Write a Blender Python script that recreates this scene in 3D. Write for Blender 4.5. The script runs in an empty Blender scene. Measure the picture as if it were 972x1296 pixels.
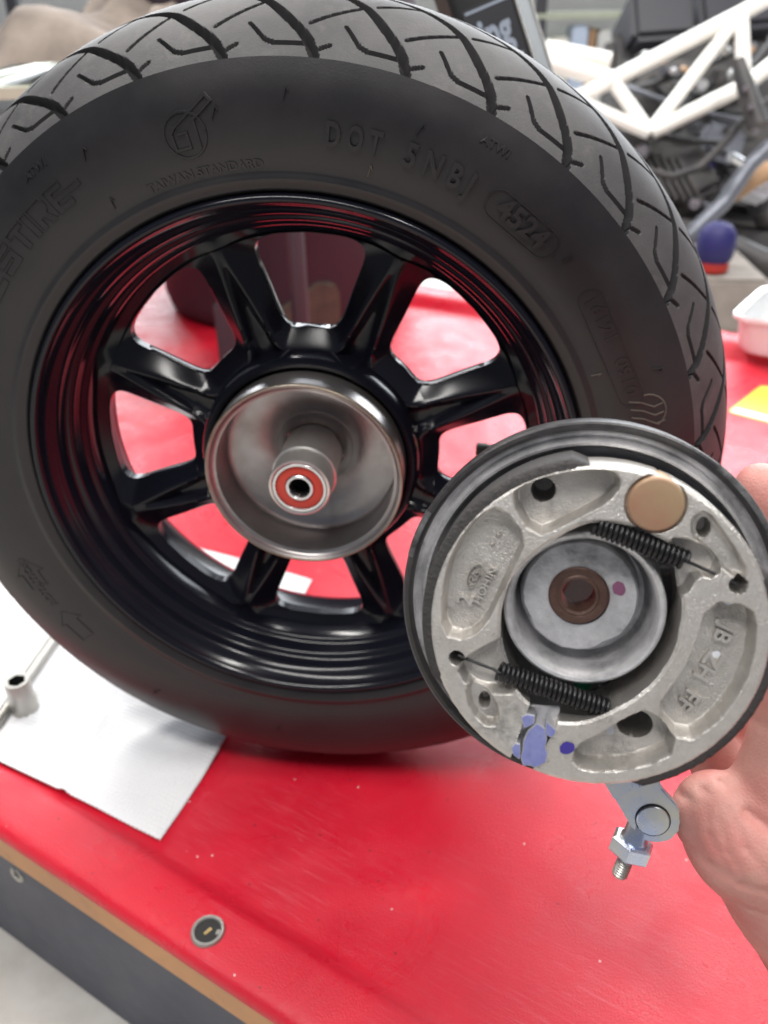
import bpy, bmesh, math, random
import numpy as np
from mathutils import Matrix, Vector, noise
random.seed(7); np.random.seed(7)
sc = bpy.context.scene
col = sc.collection
R_ = math.radians

# ------------------------------------------------------------------ camera
CAM = Vector((0.09756, -0.43659, 0.50063))
CR = Matrix(((0.99497, -0.09327, -0.03647), (0.09878, 0.8539, 0.51098), (-0.01652, -0.51201, 0.85882)))  # right, forward, up as columns
FPX = 1063.35                                   # focal length, for a picture 1296 high
cd = bpy.data.cameras.new('camera'); cam = bpy.data.objects.new('camera', cd); col.objects.link(cam)
right, fwd, up = CR.col[0], CR.col[1], CR.col[2]
m = Matrix((right, up, -fwd)).transposed().to_4x4(); m.translation = CAM
cam.matrix_world = m
cd.sensor_fit = 'VERTICAL'; cd.sensor_height = 36; cd.sensor_width = 27
cd.lens = 36 * FPX / 1296
cd.clip_start = 0.02; cd.clip_end = 60
cd.dof.use_dof = True; cd.dof.focus_distance = 0.345; cd.dof.aperture_fstop = 10.0
sc.camera = cam

# ------------------------------------------------------------------ workshop light
w = bpy.data.worlds.new('World'); sc.world = w; w.use_nodes = True
w.node_tree.nodes['Background'].inputs[0].default_value = (0.80, 0.86, 1.0, 1)
w.node_tree.nodes['Background'].inputs[1].default_value = 0.20
def area(name, loc, target, sx, sy, power, color):
    d = bpy.data.lights.new(name, 'AREA'); d.shape = 'RECTANGLE'; d.size = sx; d.size_y = sy
    d.energy = power; d.color = color
    o = bpy.data.objects.new(name, d); col.objects.link(o); o.location = loc
    o.rotation_euler = (Vector(target) - Vector(loc)).to_track_quat('-Z', 'Y').to_euler()
    return o
area('open_door_light', (0.3, 5.4, 2.3), (0.0, 0.3, 0.1), 9.0, 2.6, 620, (0.90, 0.95, 1.0))
area('ceiling_lamp_front', (-0.35, -0.95, 2.2), (0.1, 0.0, 0.2), 1.5, 0.25, 30, (1.0, 0.97, 0.93))
area('ceiling_lamp_middle', (0.9, -0.1, 2.3), (0.0, 0.1, 0.2), 1.3, 0.2, 34, (1.0, 0.97, 0.93))
area('ceiling_lamp_rear', (-1.1, 1.2, 2.4), (0.0, 0.3, 0.2), 1.3, 0.2, 42, (1.0, 0.97, 0.93))
area('bike_fill_light', (0.9, 1.3, 2.3), (0.8, 2.1, 0.2), 1.3, 0.2, 38, (1.0, 0.97, 0.93))  # unseen fill light, added to brighten the front of the white frame
sc.view_settings.view_transform = 'Standard'; sc.view_settings.look = 'None'
sc.view_settings.exposure = 0.22; sc.view_settings.gamma = 1
sc.view_settings.use_curve_mapping = False
sc.cycles.max_bounces = 8

# ------------------------------------------------------------------ helpers
def mat(name, color, rough=0.5, metal=0.0, spec=0.5, coat=0.0, coat_rough=0.05, bump=0.0, bscale=200.0, var=0.0, vscale=20.0,
        color2=None, rvar=0.0, sss=0.0, detail=4.0, alpha_trans=0.0, aniso=0.0):
    m = bpy.data.materials.new(name); m.use_nodes = True
    nt = m.node_tree; b = nt.nodes['Principled BSDF']; N = nt.nodes.new; L = nt.links.new
    b.inputs['Base Color'].default_value = (*color, 1); b.inputs['Roughness'].default_value = rough
    b.inputs['Metallic'].default_value = metal; b.inputs['Specular IOR Level'].default_value = spec
    b.inputs['Coat Weight'].default_value = coat; b.inputs['Coat Roughness'].default_value = coat_rough
    if sss:
        b.inputs['Subsurface Weight'].default_value = sss
        b.inputs['Subsurface Radius'].default_value = (1.0, 0.35, 0.2); b.inputs['Subsurface Scale'].default_value = 0.004
    if alpha_trans: b.inputs['Transmission Weight'].default_value = alpha_trans
    tc = N('ShaderNodeTexCoord')
    if var or color2 or rvar:
        n = N('ShaderNodeTexNoise'); n.inputs['Scale'].default_value = vscale; n.inputs['Detail'].default_value = 6
        n.inputs['Roughness'].default_value = 0.62
        L(tc.outputs['Object'], n.inputs['Vector'])
        mp = N('ShaderNodeMapRange'); mp.inputs['From Min'].default_value = 0.35; mp.inputs['From Max'].default_value = 0.68
        L(n.outputs['Fac'], mp.inputs['Value'])
        if var or color2:
            mx = N('ShaderNodeMix'); mx.data_type = 'RGBA'
            c2 = color2 or tuple(min(1, c * (1 - var)) for c in color)
            mx.inputs['A'].default_value = (*color, 1); mx.inputs['B'].default_value = (*c2, 1)
            L(mp.outputs['Result'], mx.inputs['Factor']); L(mx.outputs['Result'], b.inputs['Base Color'])
        if rvar:
            mr = N('ShaderNodeMapRange'); mr.inputs['To Min'].default_value = max(0.02, rough - rvar); mr.inputs['To Max'].default_value = min(1, rough + rvar)
            L(mp.outputs['Result'], mr.inputs['Value']); L(mr.outputs['Result'], b.inputs['Roughness'])
    if bump:
        n2 = N('ShaderNodeTexNoise'); n2.inputs['Scale'].default_value = bscale; n2.inputs['Detail'].default_value = detail
        L(tc.outputs['Object'], n2.inputs['Vector'])
        bp = N('ShaderNodeBump'); bp.inputs['Strength'].default_value = bump; bp.inputs['Distance'].default_value = 0.001
        L(n2.outputs['Fac'], bp.inputs['Height']); L(bp.outputs['Normal'], b.inputs['Normal'])
    return m

def mesh_obj(name, verts, faces, material, parent=None, smooth=True, sharp=None):
    me = bpy.data.meshes.new(name)
    me.from_pydata([tuple(map(float, v)) for v in verts], [], [tuple(map(int, f)) for f in faces]); me.update()
    if material: me.materials.append(material)
    if smooth: me.shade_smooth()
    if sharp is not None and smooth: me.set_sharp_from_angle(angle=R_(sharp))
    o = bpy.data.objects.new(name, me); col.objects.link(o)
    if parent: attach(o, parent)
    return o
def attach(o, parent):
    o.parent = parent
    return o
def tag(o, label=None, cat=None, group=None, kind=None):
    if label: o['label'] = label
    if cat: o['category'] = cat
    if group: o['group'] = group
    if kind: o['kind'] = kind
    return o
def empty(name, mtx=None, label=None, cat=None):
    o = bpy.data.objects.new(name, None); col.objects.link(o); o.empty_display_size = 0.02
    if mtx is not None: o.matrix_world = mtx
    return tag(o, label, cat)
def grid_faces(nu, nv, closed_u=False, closed_v=False, off=0):
    f = []
    for i in range(nu if closed_u else nu - 1):
        for j in range(nv if closed_v else nv - 1):
            a = i * nv + j; b = ((i + 1) % nu) * nv + j
            c = ((i + 1) % nu) * nv + (j + 1) % nv; d = i * nv + (j + 1) % nv
            f.append((a + off, b + off, c + off, d + off))
    return f
def lathe_y(name, prof, mtl, parent, n=160, closed=False, cen=(0, 0), sharp=35, wob=None):
    """profile of (radius, y) turned about a line along y through x,z = cen"""
    v = []
    for i in range(n):
        a = 2 * math.pi * i / n
        for r, y in prof: v.append((cen[0] + r * math.cos(a), y, cen[1] + r * math.sin(a)))
    return mesh_obj(name, v, grid_faces(n, len(prof), True, closed), mtl, parent, True, sharp)
def lathe_z(name, prof, mtl, parent, n=96, closed=False, cen=(0, 0), sharp=35):
    v = []
    for i in range(n):
        a = 2 * math.pi * i / n
        for r, z in prof: v.append((cen[0] + r * math.cos(a), cen[1] + r * math.sin(a), z))
    f = [tuple(reversed(q)) for q in grid_faces(n, len(prof), True, closed)]
    return mesh_obj(name, v, f, mtl, parent, True, sharp)
def tube_geo(pts, rad, n=10, caps=True):
    pts = [Vector(p) for p in pts]; v = []; f = []
    rads = rad if isinstance(rad, (list, tuple)) else [rad] * len(pts)
    nrm = None
    for i, p in enumerate(pts):
        t = (pts[min(i + 1, len(pts) - 1)] - pts[max(i - 1, 0)]).normalized()
        if nrm is None:
            nrm = t.orthogonal().normalized()
        nrm = (nrm - t * nrm.dot(t)).normalized(); b = t.cross(nrm)
        for k in range(n):
            a = 2 * math.pi * k / n
            v.append(p + (nrm * math.cos(a) + b * math.sin(a)) * rads[i])
    f = grid_faces(len(pts), n, False, True)
    if caps:
        f.append(tuple(range(n))); f.append(tuple(reversed(range((len(pts) - 1) * n, len(pts) * n))))
    return v, f
def tube(name, pts, rad, mtl, parent=None, n=10):
    v, f = tube_geo(pts, rad, n)
    return mesh_obj(name, v, f, mtl, parent, True, 50)
def prism_z(name, poly, z0, z1, mtl, parent, bevel=0.0, hole=None):
    """flat plate of an outline in x,y between two heights, edges bevelled"""
    bm = bmesh.new()
    vs = [bm.verts.new((x, y, z1)) for x, y in poly]
    fc = bm.faces.new(vs); bm.normal_update()
    if fc.normal.z < 0: fc.normal_flip()
    r = bmesh.ops.extrude_face_region(bm, geom=[fc])
    for g in r['geom']:
        if isinstance(g, bmesh.types.BMVert): g.co.z = z0
    if fc.is_valid and fc not in bm.faces: pass
    bmesh.ops.recalc_face_normals(bm, faces=bm.faces)
    if bevel: bmesh.ops.bevel(bm, geom=list(bm.edges), offset=bevel, segments=2, affect='EDGES', clamp_overlap=True)
    me = bpy.data.meshes.new(name); bm.to_mesh(me); bm.free(); me.materials.append(mtl)
    me.shade_smooth(); me.set_sharp_from_angle(angle=R_(40))
    o = bpy.data.objects.new(name, me); col.objects.link(o)
    if parent: attach(o, parent)
    return o
def box(name, lo, hi, mtl, parent=None, bevel=0.003, seg=2, mtx=None):
    bm = bmesh.new(); bmesh.ops.create_cube(bm, size=1)
    for v in bm.verts:
        v.co = Vector([lo[i] + (v.co[i] + 0.5) * (hi[i] - lo[i]) for i in range(3)])
    if bevel: bmesh.ops.bevel(bm, geom=list(bm.edges), offset=bevel, segments=seg, affect='EDGES')
    if mtx is not None: bm.transform(mtx)
    me = bpy.data.meshes.new(name); bm.to_mesh(me); bm.free(); me.materials.append(mtl)
    me.shade_smooth(); me.set_sharp_from_angle(angle=R_(40))
    o = bpy.data.objects.new(name, me); col.objects.link(o)
    if parent: attach(o, parent)
    return o
def text_geo(s, size, depth, offset=0.0, res=3):
    cu = bpy.data.curves.new('text', 'FONT'); cu.body = s; cu.size = size; cu.extrude = depth; cu.resolution_u = res
    cu.align_x = 'CENTER'; cu.align_y = 'CENTER'; cu.offset = offset
    o = bpy.data.objects.new('text', cu); col.objects.link(o)
    me = bpy.data.meshes.new_from_object(o.evaluated_get(bpy.context.evaluated_depsgraph_get()))
    v = [tuple(q.co) for q in me.vertices]; f = [tuple(p.vertices) for p in me.polygons]
    bpy.data.objects.remove(o); bpy.data.curves.remove(cu); bpy.data.meshes.remove(me)
    return v, f
def ray(u, v): return right * ((u - 486) / FPX) + fwd - up * ((v - 648) / FPX)
def at(u, v, d): return CAM + ray(u, v) * d          # a photo point at a known distance -> the place it stands
def on_table(u, v, z=0.0):
    r = ray(u, v); return CAM + r * ((z - CAM.z) / r.z)

# ------------------------------------------------------------------ materials
M_tread = mat('tread rubber', (0.070, 0.067, 0.068), 0.60, bump=0.15, bscale=900, color2=(0.040, 0.039, 0.041), vscale=35)
M_groove = mat('dark groove rubber', (0.024, 0.023, 0.024), 0.9, spec=0.15)  # darker rubber colour for the deep groove faces
M_side = mat('sidewall rubber', (0.010, 0.0095, 0.011), 0.39, bump=0.06, bscale=1200, color2=(0.022, 0.020, 0.021), vscale=12, rvar=0.06)
M_rim = mat('gloss black paint', (0.006, 0.0065, 0.011), 0.17, spec=0.34, bump=0.02, bscale=60)
M_sleeve = mat('turned sleeve steel', (0.74, 0.72, 0.69), 0.34, metal=0.9, bump=0.05, bscale=500, color2=(0.62, 0.60, 0.57), vscale=40)
M_drum = mat('machined drum steel', (0.36, 0.345, 0.35), 0.36, metal=0.9, bump=0.05, bscale=500, color2=(0.30, 0.275, 0.265), vscale=25, rvar=0.08)
M_lip = mat('bare steel lip', (0.34, 0.31, 0.27), 0.38, metal=0.9, color2=(0.20, 0.14, 0.09), vscale=30, rvar=0.1)
M_bright = mat('bright steel', (0.62, 0.62, 0.63), 0.25, metal=1.0, rvar=0.06, vscale=60)
M_seal = mat('red rubber seal', (0.55, 0.045, 0.025), 0.45)
M_dark = mat('dark void metal', (0.02, 0.02, 0.02), 0.6)
M_rubber = mat('black rubber', (0.015, 0.015, 0.016), 0.55)
M_alu = mat('cast aluminium', (0.68, 0.655, 0.62), 0.40, metal=0.82, bump=0.5, bscale=1700, color2=(0.50, 0.475, 0.445), vscale=75, rvar=0.1)
M_alu2 = mat('zinc grey casting', (0.74, 0.73, 0.74), 0.42, metal=0.6, bump=0.25, bscale=900, color2=(0.33, 0.33, 0.34), vscale=70, rvar=0.08)
M_aludk = mat('dusty grey casting', (0.22, 0.22, 0.23), 0.5, metal=0.5, bump=0.3, bscale=600, color2=(0.13, 0.13, 0.13), vscale=50)
M_ring = mat('black dusty ring', (0.020, 0.019, 0.021), 0.42, bump=0.2, bscale=800, color2=(0.055, 0.05, 0.05), vscale=70, rvar=0.08)
M_worn = mat('worn edge metal', (0.30, 0.30, 0.30), 0.4, metal=0.8, bump=0.3, bscale=700, color2=(0.05, 0.05, 0.05), vscale=90)
M_lining = mat('brake lining', (0.042, 0.038, 0.037), 0.78, bump=0.7, bscale=900, color2=(0.035, 0.033, 0.034), vscale=150)
M_spring = mat('black spring steel', (0.035, 0.035, 0.037), 0.34, metal=0.7, rvar=0.08, vscale=200)
M_pin = mat('coppery pin cap', (0.36, 0.19, 0.125), 0.5, metal=0.2, color2=(0.34, 0.25, 0.145), vscale=70, rvar=0.08, bump=0.06, bscale=400)
M_bush = mat('oily bronze bush', (0.11, 0.060, 0.046), 0.48, metal=0.35, bump=0.3, bscale=800, color2=(0.07, 0.035, 0.028), vscale=150)
M_cam = mat('violet blue paint', (0.20, 0.22, 0.52), 0.45, metal=0.35, color2=(0.30, 0.33, 0.60), vscale=160, bump=0.2, bscale=900)
M_edge = mat('bright chipped edge', (0.7, 0.7, 0.72), 0.35, metal=0.8)
M_zinc = mat('blue zinc plate', (0.50, 0.58, 0.80), 0.30, metal=0.9, color2=(0.70, 0.68, 0.58), vscale=70, rvar=0.06)
M_pblue = mat('blue paint mark', (0.045, 0.03, 0.26), 0.5)
M_pwhite = mat('white paint mark', (0.72, 0.74, 0.80), 0.5)
M_pgreen = mat('green paint mark', (0.01, 0.20, 0.10), 0.5)
M_ppurple = mat('purple paint mark', (0.20, 0.07, 0.14), 0.6)
M_red = None
M_tan = mat('tan wooden edge', (0.68, 0.34, 0.14), 0.55, color2=(0.50, 0.26, 0.13), vscale=6, bump=0.1, bscale=80)
M_blue = mat('slate blue panel', (0.032, 0.038, 0.066), 0.45, color2=(0.050, 0.058, 0.090), vscale=9, rvar=0.1, bump=0.1, bscale=120)
M_floor = mat('stained pale concrete', (0.66, 0.64, 0.60), 0.7, color2=(0.46, 0.43, 0.39), vscale=9, bump=0.4, bscale=60)
M_paper = None
M_wood = mat('dirty wood', (0.10, 0.075, 0.055), 0.75, color2=(0.05, 0.040, 0.034), vscale=25, bump=0.6, bscale=120)
M_bucket = mat('dark plum plastic', (0.045, 0.028, 0.042), 0.62, color2=(0.035, 0.025, 0.036), vscale=5)
M_grey = mat('dark grey paint', (0.045, 0.045, 0.055), 0.5)
M_cloth = mat('beige rag', (0.27, 0.225, 0.19), 0.9, color2=(0.12, 0.095, 0.08), vscale=9, bump=0.6, bscale=400)
M_pale = mat('pale green enamel', (0.50, 0.53, 0.42), 0.4, color2=(0.42, 0.45, 0.34), vscale=8)
M_white = mat('white frame paint', (0.88, 0.86, 0.80), 0.35)
M_engine = mat('black engine casting', (0.028, 0.027, 0.030), 0.5, color2=(0.06, 0.055, 0.052), vscale=14, bump=0.3, bscale=150)
M_pipe = mat('grey pipe', (0.16, 0.17, 0.20), 0.4, metal=0.4)
M_bluepl = mat('blue plastic', (0.012, 0.010, 0.10), 0.6)
M_redpl = mat('red plastic', (0.42, 0.025, 0.015), 0.5)
M_clear = mat('cloudy plastic', (0.85, 0.87, 0.88), 0.25, alpha_trans=0.35)
M_yellow = mat('yellow sticker', (0.85, 0.58, 0.05), 0.4)
M_black = mat('black print', (0.01, 0.01, 0.01), 0.5)
M_wall = mat('whitewashed wall', (0.78, 0.78, 0.76), 0.8, color2=(0.65, 0.65, 0.64), vscale=2)
M_card = mat('brown cardboard', (0.45, 0.28, 0.16), 0.8)
M_skin = None

def sooty(m, amount=0.5, scale=55.0, colr=(0.05, 0.047, 0.045)):
    """irregular black brake-dust stains over a casting"""
    nt = m.node_tree; b = nt.nodes['Principled BSDF']; N = nt.nodes.new; L = nt.links.new
    src = b.inputs['Base Color'].links[0].from_socket
    tc = N('ShaderNodeTexCoord'); n1 = N('ShaderNodeTexNoise'); n1.inputs['Scale'].default_value = scale; n1.inputs['Detail'].default_value = 8; n1.inputs['Roughness'].default_value = 0.7
    n2 = N('ShaderNodeTexNoise'); n2.inputs['Scale'].default_value = 1400; n2.inputs['Detail'].default_value = 3
    L(tc.outputs['Object'], n1.inputs['Vector']); L(tc.outputs['Object'], n2.inputs['Vector'])
    r1 = N('ShaderNodeMapRange'); r1.inputs['From Min'].default_value = 0.56; r1.inputs['From Max'].default_value = 0.74; r1.inputs['To Max'].default_value = amount; L(n1.outputs['Fac'], r1.inputs['Value'])
    r2 = N('ShaderNodeMapRange'); r2.inputs['From Min'].default_value = 0.60; r2.inputs['From Max'].default_value = 0.72; r2.inputs['To Max'].default_value = amount * 0.18; L(n2.outputs['Fac'], r2.inputs['Value'])
    mx = N('ShaderNodeMath'); mx.operation = 'MAXIMUM'; L(r1.outputs['Result'], mx.inputs[0]); L(r2.outputs['Result'], mx.inputs[1])
    mc = N('ShaderNodeMix'); mc.data_type = 'RGBA'; mc.inputs['B'].default_value = (*colr, 1); L(src, mc.inputs['A']); L(mx.outputs[0], mc.inputs['Factor']); L(mc.outputs['Result'], b.inputs['Base Color'])
sooty(M_alu, 0.7); sooty(M_alu2, 0.6, 80); sooty(M_tread, 0.55, 55, (0.125, 0.118, 0.112)); sooty(M_side, 0.35, 16, (0.034, 0.032, 0.033)); sooty(M_tan, 0.3, 40, (0.20, 0.10, 0.05)); sooty(M_ring, 0.5, 60, (0.10, 0.095, 0.09)); sooty(M_drum, 0.35, 40, (0.10, 0.07, 0.05)); sooty(M_pin, 0.35, 140, (0.16, 0.07, 0.04)); sooty(M_cam, 0.4, 220, (0.07, 0.07, 0.14)); sooty(M_lip, 0.6, 60, (0.16, 0.075, 0.03)); sooty(M_floor, 0.35, 14, (0.12, 0.10, 0.09)); sooty(M_blue, 0.35, 24, (0.10, 0.11, 0.14))
def red_material():
    m = bpy.data.materials.new('red moulded plastic'); m.use_nodes = True
    nt = m.node_tree; b = nt.nodes['Principled BSDF']; N = nt.nodes.new; L = nt.links.new
    tc = N('ShaderNodeTexCoord')
    def nz(scale, det=5, rgh=0.6):
        n = N('ShaderNodeTexNoise'); n.inputs['Scale'].default_value = scale; n.inputs['Detail'].default_value = det
        n.inputs['Roughness'].default_value = rgh; L(tc.outputs['Object'], n.inputs['Vector']); return n
    def rng(sock, a, b_, c, d):
        r = N('ShaderNodeMapRange'); r.inputs['From Min'].default_value = a; r.inputs['From Max'].default_value = b_
        r.inputs['To Min'].default_value = c; r.inputs['To Max'].default_value = d; L(sock, r.inputs['Value']); return r.outputs['Result']
    big = nz(7); fine = nz(800, 3); scr = nz(60, 6, 0.7)
    m1 = N('ShaderNodeMix'); m1.data_type = 'RGBA'
    m1.inputs['A'].default_value = (0.66, 0.010, 0.032, 1); m1.inputs['B'].default_value = (0.56, 0.010, 0.030, 1)
    L(rng(big.outputs['Fac'], 0.4, 0.65, 0, 1), m1.inputs['Factor'])
    # fine scuffs: thin stretched scratches in two directions, gathered in patches
    m2 = N('ShaderNodeMix'); m2.data_type = 'RGBA'; m2.inputs['B'].default_value = (0.70, 0.17, 0.20, 1)
    L(m1.outputs['Result'], m2.inputs['A'])
    outs = []
    for ang, sc_ in ((25, (22, 1500, 1)), (-50, (28, 1700, 1)), (80, (32, 1300, 1))):
        mpn = N('ShaderNodeMapping'); mpn.inputs['Rotation'].default_value = (0, 0, R_(ang)); mpn.inputs['Scale'].default_value = sc_
        L(tc.outputs['Object'], mpn.inputs['Vector'])
        n = N('ShaderNodeTexNoise'); n.inputs['Scale'].default_value = 1.0; n.inputs['Detail'].default_value = 2; n.inputs['Distortion'].default_value = 0.6
        L(mpn.outputs['Vector'], n.inputs['Vector']); outs.append(rng(n.outputs['Fac'], 0.62, 0.74, 0, 1))
    mxa = N('ShaderNodeMath'); mxa.operation = 'MAXIMUM'; L(outs[0], mxa.inputs[0]); L(outs[1], mxa.inputs[1])
    mxb = N('ShaderNodeMath'); mxb.operation = 'MAXIMUM'; L(mxa.outputs[0], mxb.inputs[0]); L(outs[2], mxb.inputs[1])
    mul = N('ShaderNodeMath'); mul.operation = 'MULTIPLY'
    L(rng(nz(6, 3).outputs['Fac'], 0.42, 0.66, 0, 0.5), mul.inputs[0]); L(mxb.outputs[0], mul.inputs[1])
    L(mul.outputs[0], m2.inputs['Factor'])
    vo = N('ShaderNodeTexVoronoi'); vo.inputs['Scale'].default_value = 110; L(tc.outputs['Object'], vo.inputs['Vector'])
    lt = N('ShaderNodeMath'); lt.operation = 'LESS_THAN'; lt.inputs[1].default_value = 0.075; L(vo.outputs['Distance'], lt.inputs[0])
    wn = N('ShaderNodeSeparateColor'); L(vo.outputs['Color'], wn.inputs[0])
    g1 = N('ShaderNodeMath'); g1.operation = 'GREATER_THAN'; g1.inputs[1].default_value = 0.80; L(wn.outputs[0], g1.inputs[0])
    sp = N('ShaderNodeMath'); sp.operation = 'MULTIPLY'; L(lt.outputs[0], sp.inputs[0]); L(g1.outputs[0], sp.inputs[1])
    cs = N('ShaderNodeMix'); cs.data_type = 'RGBA'; cs.inputs['A'].default_value = (0.03, 0.02, 0.02, 1); cs.inputs['B'].default_value = (0.75, 0.65, 0.6, 1)
    g2 = N('ShaderNodeMath'); g2.operation = 'GREATER_THAN'; g2.inputs[1].default_value = 0.5; L(wn.outputs[1], g2.inputs[0]); L(g2.outputs[0], cs.inputs['Factor'])
    m3 = N('ShaderNodeMix'); m3.data_type = 'RGBA'; L(m2.outputs['Result'], m3.inputs['A']); L(cs.outputs['Result'], m3.inputs['B']); L(sp.outputs[0], m3.inputs['Factor'])
    L(m3.outputs['Result'], b.inputs['Base Color'])
    swl = nz(11, 4); swl.inputs['Distortion'].default_value = 1.6
    L(rng(swl.outputs['Fac'], 0.36, 0.66, 0.24, 0.50), b.inputs['Roughness'])
    b.inputs['Specular IOR Level'].default_value = 0.5
    bp = N('ShaderNodeBump'); bp.inputs['Strength'].default_value = 0.5; bp.inputs['Distance'].default_value = 0.001
    L(fine.outputs['Fac'], bp.inputs['Height']); L(bp.outputs['Normal'], b.inputs['Normal'])
    return m
M_red = red_material()

def skin_material():
    m = mat('skin', (0.56, 0.29, 0.245), 0.52, sss=0.08, spec=0.35, color2=(0.50, 0.185, 0.165), vscale=45)
    nt = m.node_tree; b = nt.nodes['Principled BSDF']; N = nt.nodes.new; L = nt.links.new
    tc = N('ShaderNodeTexCoord')
    vo = N('ShaderNodeTexVoronoi'); vo.inputs['Scale'].default_value = 650; vo.feature = 'DISTANCE_TO_EDGE'
    L(tc.outputs['Object'], vo.inputs['Vector'])
    no = N('ShaderNodeTexNoise'); no.inputs['Scale'].default_value = 90; no.inputs['Detail'].default_value = 5; L(tc.outputs['Object'], no.inputs['Vector'])
    mpn = N('ShaderNodeMapping'); mpn.inputs['Rotation'].default_value = (0.3, 0.5, 0.2); mpn.inputs['Scale'].default_value = (420, 60, 50); L(tc.outputs['Object'], mpn.inputs['Vector'])
    wr = N('ShaderNodeTexNoise'); wr.inputs['Scale'].default_value = 1.0; wr.inputs['Detail'].default_value = 3; wr.inputs['Distortion'].default_value = 1.2; L(mpn.outputs['Vector'], wr.inputs['Vector'])
    a0 = N('ShaderNodeMath'); a0.operation = 'MULTIPLY_ADD'; a0.inputs[1].default_value = 0.8; L(wr.outputs['Fac'], a0.inputs[0]); L(vo.outputs['Distance'], a0.inputs[2])
    ad = N('ShaderNodeMath'); ad.operation = 'MULTIPLY_ADD'; ad.inputs[1].default_value = 0.7
    L(no.outputs['Fac'], ad.inputs[0]); L(a0.outputs[0], ad.inputs[2])
    bp = N('ShaderNodeBump'); bp.inputs['Strength'].default_value = 0.20; bp.inputs['Distance'].default_value = 0.0010
    L(ad.outputs[0], bp.inputs['Height']); L(bp.outputs['Normal'], b.inputs['Normal'])
    return m
M_skin = skin_material()
M_nail = mat('finger nail', (0.72, 0.45, 0.38), 0.28, sss=0.2)

def paper_material():
    m = mat('white paper towel', (0.74, 0.74, 0.755), 0.85)
    nt = m.node_tree; b = nt.nodes['Principled BSDF']; N = nt.nodes.new; L = nt.links.new
    tc = N('ShaderNodeTexCoord'); no = N('ShaderNodeTexNoise'); no.inputs['Scale'].default_value = 700
    L(tc.outputs['Object'], no.inputs['Vector'])
    bp = N('ShaderNodeBump'); bp.inputs['Strength'].default_value = 0.3; bp.inputs['Distance'].default_value = 0.0006
    L(no.outputs['Fac'], bp.inputs['Height']); L(bp.outputs['Normal'], b.inputs['Normal'])
    return m
M_paper = paper_material()

# ================================================================== the place: floor and wall
WA = math.atan2(-0.435, 0.9)                                   # heading of the bench's long edge
bench = empty('work_platform', Matrix.Rotation(WA, 4, 'Z'), 'low red moulded work platform with tan edge and slate blue front', 'work platform')
FZ = -0.175
fl = mesh_obj('floor', [(-9, -4, FZ), (9, -4, FZ), (9, 9, FZ), (-9, 9, FZ)], [(0, 1, 2, 3)], M_floor, smooth=False); tag(fl, kind='structure')
wl = box('wall', (-9, 7.2, FZ), (9, 7.4, 3.4), M_wall, bevel=0); tag(wl, 'whitewashed workshop wall at the far back', 'wall')

# ------------------------------------------------------------------ workbench
X0, X1 = -1.7, 1.15
prof = [(-0.1550, -0.0035), (-0.1585, -0.0035), (-0.1612, -0.0020), (-0.1622, 0.0010), (-0.1612, 0.0045), (-0.1590, 0.0075), (-0.1560, 0.0092), (-0.1510, 0.0100),
        (-0.1290, 0.0100), (-0.1250, 0.0097), (-0.1220, 0.0086), (-0.1190, 0.0062), (-0.1125, 0.0012), (-0.1090, 0.0002), (-0.1050, 0.0),
        (1.06, 0.0), (1.068, 0.001), (1.075, 0.010), (1.085, 0.019), (1.10, 0.021), (1.135, 0.021), (1.145, 0.018), (1.15, 0.010), (1.15, -0.04), (1.13, -0.04)]
xs = np.linspace(X0, X1, 60)
v = [(x, y, z) for x in xs for y, z in prof]
mesh_obj('platform_top', v, [tuple(reversed(q)) for q in grid_faces(len(xs), len(prof))], M_red, bench, True, 60)
box('edge_strip', (X0 + 0.01, -0.1575, -0.0360), (X1 - 0.01, 1.13, -0.0040), M_tan, bench, 0.0008)
box('front_panel', (X0 + 0.012, -0.1555, -0.172), (X1 - 0.012, -0.135, -0.0364), M_blue, bench, 0.0015)
box('rear_panel', (X0 + 0.012, 1.10, -0.172), (X1 - 0.012, 1.12, -0.0364), M_blue, bench, 0.0015)
for xx in (X0 + 0.012, -0.3, X1 - 0.04): box('cross_member', (xx, -0.134, -0.172), (xx + 0.028, 1.098, -0.0364), M_blue, bench, 0.0015)

def lock(name, x, y, z, nx):
    e = None
    pr = [(0.0079, 0.0003), (0.0079, 0.0016), (0.0086, 0.0024), (0.0100, 0.0024), (0.0107, 0.0014), (0.0107, -0.002)]
    o = lathe_z(name, pr, M_bright_dull, bench, 48)
    o.location = (x, y, z)
    lathe_z('plug', [(0.0001, 0.0006), (0.0080, 0.0006)], M_dark, o, 32)
    k = box('key_slot', (-0.0011, -0.0028, 0.0003), (0.0011, 0.0028, 0.0013), M_brass, o, 0.0003); k.rotation_euler.z = R_(-12)
    c = box('notch', (0.0056, -0.0018, 0.0004), (0.0082, 0.0018, 0.0022), M_bright_dull, o, 0.0004); c.rotation_euler.z = R_(20)
    return o
M_bright_dull = mat('dull nickel', (0.42, 0.41, 0.38), 0.42, metal=0.85, rvar=0.1, vscale=200)
M_brass = mat('brass', (0.55, 0.42, 0.20), 0.4, metal=0.8)
def to_bench(p):
    return Matrix.Rotation(-WA, 4, 'Z') @ Vector(p)
lp = to_bench(on_table(263, 1178, 0.0112)); lock('lock_cylinder', lp.x, lp.y, 0.0100, 0)
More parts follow.
